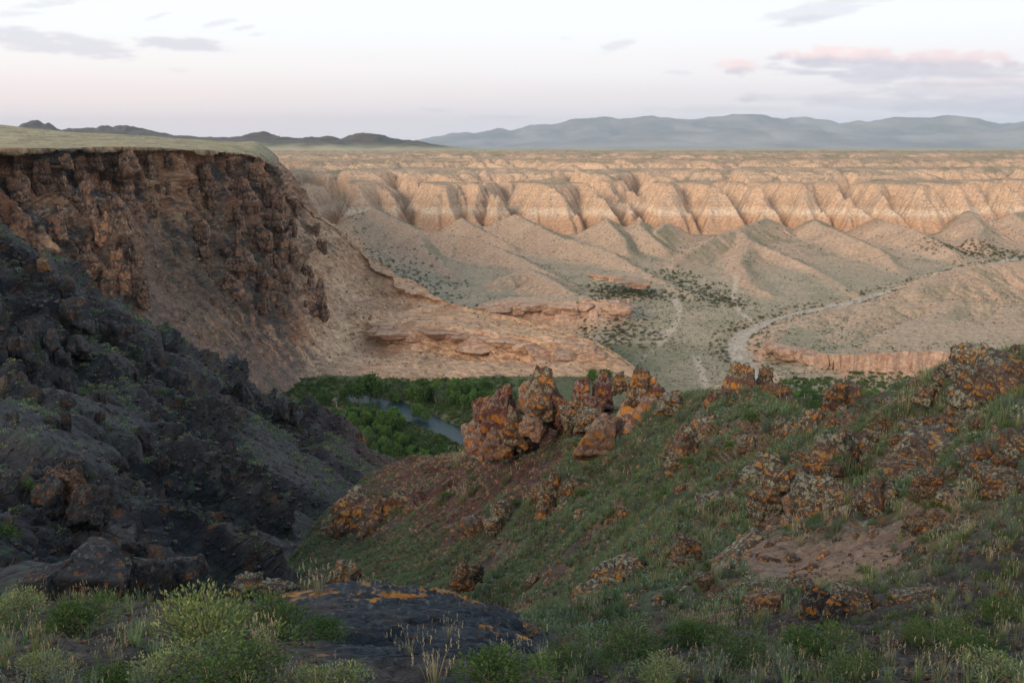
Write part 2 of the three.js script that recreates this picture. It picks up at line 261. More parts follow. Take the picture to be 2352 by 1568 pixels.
const ER = (() => {
  const dx = 3.6, x0 = -560, W = 560, D0 = 1180, H = 410; // x0..x0+2250, D0..D0+1485
  const n = W * H, h = new Float32Array(n), base = new Uint8Array(n);
  const foot = x => 1192 + 30 * noise(x / 190, 3.1, 0) + 12 * noise(x / 60, 8.2, 0) + sstep(350, 900, x) * 120 - sstep(-130, -330, x) * 60;
  seed(21); const gul = []; for (let x = -640; x < 1500;) { gul.push([x, rr(.7, 1.45), rr(0, 90), rr(.35, 1.6), rnd() < .45 ? 1 : rr(.25, .7)]); x += rnd() < .45 ? rr(14, 30) : rr(34, 64) + (rnd() < .25 ? rr(20, 40) : 0); }
  for (let j = 0; j < H; j++) for (let i = 0; i < W; i++) {
    const x = x0 + i * dx, D = D0 + j * dx, k = j * W + i, f = D - foot(x);
    let y;
    if (f < 0) { y = -106 + f * 0.03; base[k] = 1; }
    else {
      const f2 = f + 60 * noise(x / 190, D / 230, 4.4) + 35 * noise(x / 60, D / 70, 2.2);
      const plat = -48 + 2 * sstep(40, 200, f) + 14 * clamp((f2 - 215) / 26) + 11 * clamp((f2 - 420) / 24) + 8 * clamp((f2 - 700) / 26) + 4 * sstep(760, 1250, f2);
      y = plat + 1.6 * noise(x / 40, D / 40, 1) + 1.2 * rnd();
      { const vv = noise(x / 45, 6.6, 0), s1 = 15 + 7 * vv; y = Math.min(y, f < s1 ? -106 + f * 1.75 : -106 + s1 * 1.75 + (f - s1) * (.95 + .4 * noise(x / 33, 2.7, 0))); }
      if (f > 120) for (let q = 0; q < 2; q++) { const sc = q ? 17 : 34, r = Math.abs(noise(x / sc + 4 * noise(D / 60, x / 90, 3), D / (sc * 2.6), 7 + q)); y -= (q ? 5 : 11) * sstep(.34, 0, r) * sstep(120, 190, f) * (.35 + .65 * sstep(-.3, .4, noise(x / 120, D / 120, 9))); }
      const face = y; for (const [gx, sl, ph, deep, cut] of gul) {
        const xx = gx + 20 * noise(D / 85, ph, 0) + 7 * noise(D / 28, ph + 5, 0) - f * .12; const d = Math.abs(x - xx); if (d > 70) continue;
        const bed = -106 + 13 * clamp(f / 40) + (plat + 93) * Math.pow(clamp((f - 10) / (230 * deep)), .8);
        const e = face - cut * Math.max(0, face - bed) + sl * (cut > .9 ? 1.6 : 2.4) * d - 2 * sstep(3, 0, d); if (e < y) y = e;
      }
    }
    h[k] = y;
  }
  erode(h, base, W, H, dx, 13, .075, strataHard, y => y > -82 ? 1.75 : 2.6);
  const at = (x, D) => { const fx = clamp((x - x0) / dx, 0, W - 1.001), fy = clamp((D - D0) / dx, 0, H - 1.001), i = fx | 0, j = fy | 0, a = fx - i, b = fy - j, k = j * W + i; return (h[k] * (1 - a) + h[k + 1] * a) * (1 - b) + (h[k + W] * (1 - a) + h[k + W + 1] * a) * b; };
  return { at, foot };
})();

// ------------------------------------------------------------------ valley floor, river, tan hills
const RIVER_Y = -130;
const river = [[1500, 1250], [1250, 1075], [1130, 1030], [1060, 1002], [985, 968], [930, 944], [893, 926], [840, 917], [800, 905]].map(([u, v]) => atHeight(u, v, RIVER_Y));
const riverArm = [[940, 950], [880, 956], [800, 952], [735, 943], [680, 944], [560, 940], [380, 930]].map(([u, v]) => atHeight(u, v, RIVER_Y));
const wash = [[2480, 560, 1160], [2330, 596, 1010], [2240, 616, 950], [2150, 640, 890], [2060, 668, 838], [1960, 690, 792], [1860, 712, 752], [1780, 733, 715], [1712, 760, 675], [1690, 795, 630], [1715, 835, 590], [1760, 880, 545]].map(([u, v, D]) => P(u, v, D));
const paths = [[[1690, 655], [1686, 690], [1700, 720], [1745, 742]], [[1400, 850], [1440, 822], [1500, 790], [1550, 748], [1562, 715], [1548, 690]], [[1600, 800], [1612, 830], [1625, 870]], [[1550, 748], [1500, 765]]].map(l => l.map(([u, v]) => atHeight(u, v, -122)));
// ridge lines: [u, v, D] along the crest, slope of the flanks, roundness
const RIDGES = [
  [[[860, 478, 1225], [965, 529, 1120], [1095, 549, 1060], [1180, 583, 985], [1238, 612, 930], [1334, 664, 835], [1430, 690, 770]], .50, 7],
  [[[965, 529, 1120], [971, 563, 1040], [1010, 600, 960], [1060, 645, 870], [1129, 690, 785], [1180, 712, 735]], .48, 7],
  [[[1150, 640, 850], [1211, 616, 870], [1290, 655, 800], [1340, 690, 740], [1380, 722, 700]], .46, 9],
  [[[1060, 500, 1225], [1074, 510, 1205], [1120, 535, 1150], [1165, 556, 1100]], .6, 4],
  [[[1185, 492, 1235], [1211, 506, 1205], [1286, 543, 1100], [1402, 577, 1010], [1471, 618, 920], [1549, 656, 840], [1615, 690, 775]], .5, 7],
  [[[1395, 500, 1235], [1399, 510, 1210], [1433, 545, 1110], [1440, 570, 1050]], .62, 3],
  [[[1471, 505, 1240], [1471, 516, 1205], [1500, 545, 1120], [1520, 560, 1080]], .6, 4],
  [[[1535, 510, 1235], [1519, 520, 1205], [1480, 560, 1110]], .6, 4],
  [[[1760, 500, 1260], [1699, 523, 1180], [1640, 545, 1110], [1573, 583, 1010], [1545, 610, 950]], .5, 5],
  [[[1699, 523, 1180], [1723, 553, 1090], [1790, 580, 1010], [1860, 611, 935], [1928, 648, 860], [1960, 668, 820]], .5, 7],
  [[[1723, 553, 1090], [1700, 600, 950], [1720, 640, 860], [1760, 668, 810]], .44, 7],
  [[[1870, 500, 1290], [1877, 510, 1245], [1930, 532, 1165], [1980, 553, 1090], [2031, 577, 1020], [2060, 610, 945]], .52, 6],
  [[[2000, 492, 1300], [2014, 502, 1265], [2099, 526, 1170], [2168, 563, 1065], [2205, 590, 1000]], .5, 6],
  [[[2215, 478, 1330], [2229, 488, 1290], [2260, 520, 1190], [2240, 545, 1120]], .5, 4],
  [[[2229, 488, 1290], [2300, 510, 1240], [2380, 535, 1180]], .5, 5],
  [[[2420, 470, 1360], [2330, 490, 1310]], .5, 5],
  [[[2640, 560, 930], [2480, 585, 880], [2352, 600, 850], [2253, 607, 835], [2180, 630, 800], [2110, 662, 762]], .38, 14],
  [[[2600, 700, 660], [2352, 702, 672], [2200, 692, 690], [2050, 695, 690], [1946, 704, 690], [1880, 722, 668], [1830, 755, 640]], .34, 16],
  [[[2200, 692, 690], [2150, 735, 640], [2090, 780, 605]], .32, 10],
  [[[2050, 695, 690], [1990, 735, 648], [1930, 775, 612]], .3, 10],
  [[[2352, 702, 672], [2340, 745, 625], [2280, 790, 590]], .32, 12],
].map(([pts, s, r]) => { const p = pts.map(([u, v, D]) => P(u, v, D - 62 * sstep(900, 1200, D))); let x0 = 1e9, x1 = -1e9, z0 = 1e9, z1 = -1e9; for (const q of p) { x0 = Math.min(x0, q[0]); x1 = Math.max(x1, q[0]); z0 = Math.min(z0, q[2]); z1 = Math.max(z1, q[2]); } return { p, s, r, b: [x0 - 130, x1 + 130, z0 - 130, z1 + 130] }; });
const MESAS = [
  [[[1745, 800, 606], [1770, 788, 602], [1830, 800, 594], [1880, 812, 568], [1960, 818, 551], [2040, 812, 548], [2110, 812, 547], [2260, 815, 545], [2500, 820, 540]], 130, .05],
  [[[1085, 702, 712], [1140, 694, 704], [1220, 696, 698], [1300, 694, 694], [1370, 692, 692], [1428, 690, 700], [1445, 684, 715]], 46, .02],
].map(([pts, deep, up]) => ({ p: pts.map(q => P(...q)), deep, up }));
function valleyMacro(x, z) {
  const D = -z;
  const side = x / D;
  let floor = -128 + 8 * sstep(560, 800, D) + 15 * sstep(780, 1180, D) + 2.2 * noise(x / 90, z / 90, 1.7) + 5 * sstep(-60, -260, x) * sstep(700, 1000, D);
  let y = floor;
  for (const R of RIDGES) {
    if (x < R.b[0] || x > R.b[1] || z < R.b[2] || z > R.b[3]) continue;
    const d = distPoly(x, z, R.p), q = R.p[DP.i], q2 = R.p[DP.i + 1], crest = mix(q[1], q2[1], DP.t);
    const dd = d * (1 + .22 * noise(x / 55, z / 55, R.r)) ;
    const rd = R.r * .5, e = crest - R.s * .92 * (Math.sqrt(dd * dd + rd * rd) - rd) * (1 + .10 * ridged(x / 28, 0, z / 28, 2));
    const k = 2.2, hmm = clamp(.5 + .5 * (y - e) / k / 2, 0, 1); // smooth union
    y = mix(e, y, hmm) + k * hmm * (1 - hmm);
  }
  return [y, floor];
}
// rain has cut the flanks of the tan hills
const RILLS = (() => {
  const dx = 2.6, x0 = -330, W = 440, D0 = 600, H = 232, n = W * H, h = new Float32Array(n), m = new Float32Array(n), base = new Uint8Array(n);
  seed(33);
  for (let j = 0; j < H; j++) for (let i = 0; i < W; i++) { const k = j * W + i, q = valleyMacro(x0 + i * dx, -(D0 + j * dx)); m[k] = q[0]; h[k] = q[0] + .5 * rnd() + 1.2 * noise(i / 5, j / 5, 3); if (q[0] - q[1] < 1.2 || !i || !j || i === W - 1 || j === H - 1) { base[k] = 1; h[k] = q[0]; } }
  erode(h, base, W, H, dx, 9, .05, () => 1, () => .85);
  for (let k = 0; k < n; k++) h[k] = Math.max(-7, Math.min(.8, h[k] - m[k]));
  return (x, D) => { const fx = (x - x0) / dx, fy = (D - D0) / dx; if (fx < 1 || fy < 1 || fx > W - 2 || fy > H - 2) return 0; const i = fx | 0, j = fy | 0, a = fx - i, c = fy - j, k = j * W + i, e = Math.min(1, fx / 12, fy / 12, (W - 2 - fx) / 12, (H - 2 - fy) / 12); return e * ((h[k] * (1 - a) + h[k + 1] * a) * (1 - c) + (h[k + W] * (1 - a) + h[k + W + 1] * a) * c); };
})();
function valleyHeight(x, z) {
  const D = -z; let [y, floor] = valleyMacro(x, z);
  if (D < 1195) y += RILLS(x, D);
  if (D < 900) for (const M of MESAS) {
    const d = distPoly(x, z, M.p); if (d > M.deep) continue; const a = M.p[DP.i], c = M.p[DP.i + 1], e = mix(a[1], c[1], DP.t);
    const s = ((c[0] - a[0]) * (z - a[2]) - (c[2] - a[2]) * (x - a[0])) < 0 ? d : -d; // behind the edge is positive
    const w = s + 7 * noise(x / 30, 2, z / 30) + 3.4 * noise(x / 11, 2, z / 11) + 1.4 * noise(x / 4, 5, z / 4) - 1;
    const top = e + M.up * Math.max(s, 0) - 3.2 * sstep(2, -1.5, w) * 0; const end = (DP.i === 0 && DP.t === 0) || (DP.i === M.p.length - 2 && DP.t === 1), k = (.74 * sstep(-1.2, .6, w) + .12 * sstep(-5, -3.4, w) + .14 * sstep(-16, -4, w)) * sstep(M.deep, M.deep * .55, d) * (end ? sstep(7, 1, d) : 1);
    if (top > y) y = mix(y, top, k);
  }
  const low = 1 - sstep(0, 60, y - floor);
  if (D > 1090) {
    const w = ER.at(x, D); const fo = ER.foot(x);
    const t = sstep(-22, 8, D - fo); y = Math.max(y, mix(y, w, t)); if (D > fo + 14) y = w;
  }
  y -= 14 * sstep(556, 574, D) * sstep(700, 660, D) * sstep(60, 20, x);
  if (D < 1280) {
    y += (1 - sstep(1120, 1190, D)) * (1.6 * (ridged(x / 46, 1.3, z / 46, 4) - .55) * (1 - .75 * low) + .7 * noise(x / 9, 0, z / 9) + .3 * noise(x / 3, 0, z / 3));
    const dw = distPoly(x, z, wash); if (dw < 30) y -= 1.6 * sstep(13, 5, dw);
    if (D < 760) { const dr = Math.min(distPoly(x, z, river), distPoly(x, z, riverArm) + 3); y -= 5.5 * sstep(11, 6, dr) * sstep(-112, -122, y); }
  }
  return y;
}
function strata(x, y, z) { // colour of the beds at a height, dipping slightly
  const h = y + x * .004 + 1.1 * noise(x / 130, y / 40, z / 130);
  const b = fbm(.5, h * .42, .5, 4), f = noise(3, h * 1.9, 7);
  let c = mixc([.50, .335, .225], [.58, .425, .305], clamp(.5 + b * .9));
  c = mixc(c, [.43, .245, .14], clamp(.95 * sstep(-80, -88, h) * clamp(.55 + f)));
  c = mixc(c, [.66, .53, .40], sstep(-72, -75, h) * sstep(-83, -79, h) * .85);
  c = mixc(c, [.30, .22, .165], clamp(f * f * 2 + .9 * sstep(.18, .45, noise(8, h * .8, 2))) * .75);
  return c;
}
const valleyGround = (() => {
  const Ds = []; { let D = 400; while (D < 3300) { Ds.push(D); D += D < 530 ? 4 : D < 625 ? 1.3 : D < 800 ? 2.2 : D < 1140 ? 1.75 : D < 1310 ? .85 : D < 1700 ? 2.4 : D < 2100 ? 3.6 : D < 2600 ? 7 : 16; } }
  const nx = 550, ny = Ds.length, a0 = -.30, a1 = .60;
  const g = gridGeometry(nx, ny, (i, j) => { const D = Ds[j], x = D * mix(a0, a1, i / (nx - 1)); let y = D < 2640 ? valleyHeight(x, -D) : 0; if (D > 2500) y = mix(y, -17 + 2.5 * fbm(x / 200, 0, D / 200, 3), sstep(2500, 2640, D)); return [x, y, -D]; }, (x, y, z, n) => {
    const D = -z, rock = D > 1140 ? 1 : 0; // rills on steep faces
    if (rock && n[1] < .86 && D < 2600) { const k = 2.6 * (ridged(x / 15, y / 60, z / 15, 3) - .55) + .8 * (ridged(x / 4.5, y / 30, z / 4.5, 2) - .4), l = .55 * noise(2, (y + .02 * x) / 1.6, 3) + .9 * noise(4, (y + .01 * x) / 5.2, 1); return [x + n[0] * (k + l), y, z + n[2] * (k + l)]; }
    if (D < 900 && n[1] < .88) { const e = sstep(.88, .74, n[1]), t = y + .03 * x, k = e * (5 * (blocks(x / 11, y / 9, z / 11) + .1) + 2.4 * blocks(x / 5, y / 3.4, z / 5) + 1.1 * noise(2, t / 1.5, 4) + .5 * noise(x / 1.5, y / 1.2, z / 1.5)); return [x + n[0] * k, y, z + n[2] * k]; }
    return [x, y, z];
  }, (x, y, z, n) => {
    const D = -z;
    const n1 = fbm(x / 38, y / 38, z / 38, 4), n2 = noise(x / 4.5, y / 4.5, z / 4.5), n3 = noise(x / 130 + 4, y / 60, z / 130);
    if (D > 2540) return mixc([.40, .36, .24], [.34, .31, .2], clamp(.5 + n1));
    const isWall = D > ER.foot(x) - 4 && y > -116;
    if (isWall) {
      let c = smul(strata(x, y, z), 1 + .16 * n2 + .10 * n1);
      const scrub = sstep(.80, .93, n[1] + .05 * n1) * clamp(.55 + n2 * .5 + n1 * .6) * .85;
      c = mixc(c, [.19, .175, .105], clamp(scrub) * .9);
      const crust = clamp(sstep(.2, .7, n1 + .5 * n3) * sstep(.62, .9, n[1])); c = mixc(c, [.22, .19, .12], crust * .35);
      return c;
    }
    // tan hills: bare sandy crests, thin green-grey scrub on other slopes, grassy valley floor
    let c = mixc([.45, .315, .22], [.53, .38, .27], clamp(.5 + n1));
    const green = clamp(.16 + .7 * n1 + .45 * n3 + 1.5 * n[0] + .35 * n2);
    c = mixc(c, [.225, .205, .125], green * .85);
    if (n[1] < .82 && D < 900) { const t = noise(2, (y + .03 * x) / 1.3, 4); c = mixc(c, mixc([.44, .27, .195], [.52, .36, .27], clamp(.5 + .7 * t + .5 * n2)), sstep(.82, .7, n[1])); c = mixc(c, [.30, .18, .125], sstep(.1, .4, fbm(x / 7, y / 4, z / 7, 4)) * .6 * sstep(.82, .7, n[1])); c = mixc(c, [.50, .40, .31], sstep(.2, .45, fbm(x / 9 + 7, y / 3, z / 9, 4)) * .5 * sstep(.82, .7, n[1])); }
    const flat = sstep(.93, .985, n[1]) * sstep(-108, -118, y + 4 * n3);
    c = mixc(c, mixc([.27, .255, .17], [.40, .33, .23], clamp(.5 + n1 + .3 * n2)), flat * .85);
    c = smul(c, 1 + .12 * n2);
    const dw = distPoly(x, z, wash) + 3 * n1; c = mixc(c, mixc([.52, .45, .365], [.42, .36, .285], clamp(.5 + 2 * n2)), sstep(8, 5.5, dw));
    if (D < 900) for (const p of paths) { const d = distPoly(x, z, p) + 1.2 * n1; c = mixc(c, [.54, .45, .35], sstep(2.6, 1.3, d) * .85); }
    if (D < 640) { const bank = sstep(-123, -127, y); c = mixc(c, [.075, .10, .04], bank * sstep(.1, -.05, x / D - .12) * .9); }
    return c;
  });
  groundUV(g, (x, y, z) => [x / 30, (-z * .8 + y * 1.3) / 30]);
  structure('valley_terrain', g, tiled(grainTile, .7), 'tan canyon floor, bare hills and layered far canyon wall');
  return g;
})();

// river water
{
  const pts = [], q = []; const add = (line, w) => { const s = new THREE.CatmullRomCurve3(line.map(p => new THREE.Vector3(...p))); const N = 60, pos = [], idx = []; for (let i = 0; i <= N; i++) { const p = s.getPoint(i / N), t = s.getTangent(i / N), nx = -t.z, nz = t.x, l = Math.hypot(nx, nz); for (let k = 0; k < 9; k++) { const o = (k / 4 - 1) * w; pos.push(p.x + nx / l * o, RIVER_Y - .9, p.z + nz / l * o); if (i < N && k < 8) { const a = i * 9 + k; idx.push(a, a + 1, a + 9, a + 1, a + 10, a + 9); } } } const g = new THREE.BufferGeometry(); g.setAttribute('position', new THREE.Float32BufferAttribute(pos, 3)); g.setIndex(idx); return g; };
  const S = 256, d = new Uint8Array(S * S * 4); for (let j = 0; j < S; j++) for (let i = 0; i < S; i++) { const w = 2 * Math.PI / S; const v = 128 + 90 * fbm(Math.cos(i * w) * 6, Math.sin(i * w) * 6 + Math.cos(j * w) * 9, Math.sin(j * w) * 9, 4); d.set([v, v, v, 255], (j * S + i) * 4); }
  const bump = new THREE.DataTexture(d, S, S); bump.wrapS = bump.wrapT = THREE.RepeatWrapping; bump.magFilter = THREE.LinearFilter; bump.needsUpdate = true;
  const m = new THREE.MeshPhysicalMaterial({ color: new THREE.Color().setRGB(.012, .045, .055), roughness: .16, ior: 1.33, bumpMap: bump, bumpScale: .12, side: THREE.DoubleSide });
  const wet = (line, w, dy) => { const g = add(line, w); g.translate(0, dy, 0); const p = g.attributes.position, uv = new Float32Array(p.count * 2); for (let i = 0; i < p.count; i++) { uv[i * 2] = p.getX(i) / 9; uv[i * 2 + 1] = p.getZ(i) / 9; } g.setAttribute('uv', new THREE.BufferAttribute(uv, 2)); g.computeVertexNormals(); return g; };
  const o = new THREE.Mesh(wet(river, 9.5, 0), m); o.name = 'river'; o.userData.kind = 'structure'; scene.add(shadows(o));
  const o2 = new THREE.Mesh(wet(riverArm, 8, -.006), m); o2.name = 'river_channel'; o2.userData.kind = 'structure'; scene.add(shadows(o2));
}

// ------------------------------------------------------------------ plain, dark hills, mountains
{
  const Ds = []; for (let i = 0; i <= 80; i++) Ds.push(3000 * Math.pow(34000 / 3000, i / 80));
  const H = [[75, 278, 5200, 230, 74], [-30, 296, 5200, 500, 60], [200, 296, 5400, 420, 60], [240, 291, 5400, 200, 60], [285, 290, 5400, 260, 55], [335, 302, 5300, 330, 60], [420, 314, 5000, 330, 60], [510, 318, 5000, 300, 50], [548, 316, 4800, 150, 55], [602, 304, 4700, 150, 62], [660, 318, 4700, 260, 40], [715, 316, 4600, 110, 45], [752, 315, 4600, 130, 45], [810, 312, 4500, 150, 60], [840, 308, 4500, 220, 60], [885, 320, 4500, 280, 44], [940, 329, 4400, 240, 30], [470, 322, 4300, 700, 30], [100, 305, 4600, 900, 45], [680, 326, 4200, 600, 20]].map(([u, v, D, w, hh]) => ({ p: P(u, v - 4, D), w, hh }));
  const plainY = (x, D) => -19 + 4 * fbm(x / 900, 0, D / 900, 3) * sstep(3000, 4000, D) - 70 * sstep(7000, 20000, D) + 26 * sstep(-300, -1900, x) * sstep(7000, 4500, D) * sstep(3000, 4000, D);
  const grassy = (x, y, z) => mixc([.33, .325, .195], [.42, .385, .25], clamp(.5 + fbm(x / 300, 0, z / 500, 4)));
  const g = gridGeometry(160, Ds.length, (i, j) => { const D = Ds[j], x = D * mix(-.78, .78, i / 159); return [x, plainY(x, D), -D]; }, null, grassy);
  structure('plain', g, earthMat, 'wide grassy plain under the horizon');
  const gh = gridGeometry(500, 70, (i, j) => {
    const D = mix(3500, 6200, j / 69), x = D * mix(-.66, -.02, i / 499), b = plainY(x, D) - 2.5; let y = b;
    const rg = ridged(x / 210, 0, D / 210, 5), fine = fbm(x / 60, 2, D / 60, 3);
    for (const h of H) { const dx = (x - h.p[0]) / h.w, dz = (-D - h.p[2]) / (h.w * 1.5), r = Math.hypot(dx, dz) * (1 + .3 * noise(x / 160, D / 160, h.w)); if (r < 3.4) { const top = h.p[1] - b, e = b + top * (Math.exp(-Math.pow(r, 1.35) * 1.25) * (1 + .5 * (rg - .5) * sstep(.05, .4, r) + .06 * fine) ); if (e > y) y = e; } }
    const edge = Math.min(j / 6, (69 - j) / 6, i / 6, (499 - i) / 6, 1); return [x, mix(b - 3, y, clamp(edge)), -D];
  }, null, (x, y, z, n) => { const e = sstep(4, 26, y - plainY(x, -z) + 7 * noise(x / 70, 0, z / 70)); return mixc(grassy(x, y, z), mixc([.050, .054, .060], [.125, .10, .08], clamp(.3 + fbm(x / 110, y / 26, z / 110, 4))), e * .95); });
  structure('hills', gh, earthMat, 'low dark hills on the left skyline');
  // mountains
  const crest = [[700, 340], [880, 338], [940, 325], [1000, 315], [1060, 306], [1120, 299], [1180, 296], [1240, 286], [1300, 279], [1340, 272], [1400, 266], [1450, 272], [1500, 267], [1560, 272], [1620, 270], [1680, 262], [1740, 263], [1800, 271], [1860, 268], [1930, 279], [2000, 277], [2060, 268], [2110, 272], [2160, 264], [2220, 268], [2300, 281], [2380, 279], [2500, 272], [2700, 285], [2900, 300]];
  const crest2 = [[1100, 338], [1300, 322], [1500, 305], [1650, 300], [1760, 289], [1860, 300], [1960, 312], [2080, 310], [2200, 308], [2320, 297], [2450, 288], [2700, 290]];
  const hAt = (c, u) => { let i = 0; while (i < c.length - 2 && u > c[i + 1][0]) i++; return mix(c[i][1], c[i + 1][1], clamp((u - c[i][0]) / (c[i + 1][0] - c[i][0]))); };
  const range = (c, D, deep, name, label, rough) => {
    const nx = 420, ny = 42;
    const g2 = gridGeometry(nx, ny, (i, j) => {
      const u = mix(620, 2960, i / (nx - 1)), t = j / (ny - 1), Dj = D + deep * (t * 1.5 - 1), top = P(u, hAt(c, u) - 1, D)[1], x = P(u, 300, 1)[0] * Dj;
      const foot = -120, s = t < .667 ? t / .667 : 1 - (t - .667) / .333;
      const y = foot + (top - foot) * Math.pow(s, 1.15) * (1 - .35 * (1 - s) * s * 4 * (ridged(x / 1500, 0, Dj / 2600, 4) * .9)) + rough * (s) * fbm(x / 700, 0, Dj / 700, 4);
      return [x, y, -Dj];
    }, null, (x, y, z, n) => { const k = fbm(x / 1400, y / 400, z / 1400, 4); return mixc([.24, .24, .24], [.37, .36, .35], clamp(.4 + k)); });
    structure(name, g2, earthMat, label);
  };
  range(crest, 30000, 4500, 'mountains', 'hazy blue mountain range along the horizon', 75);
  range(crest2, 24500, 2600, 'foothills', 'hazy blue foothills in front of the mountain range', 45);
}
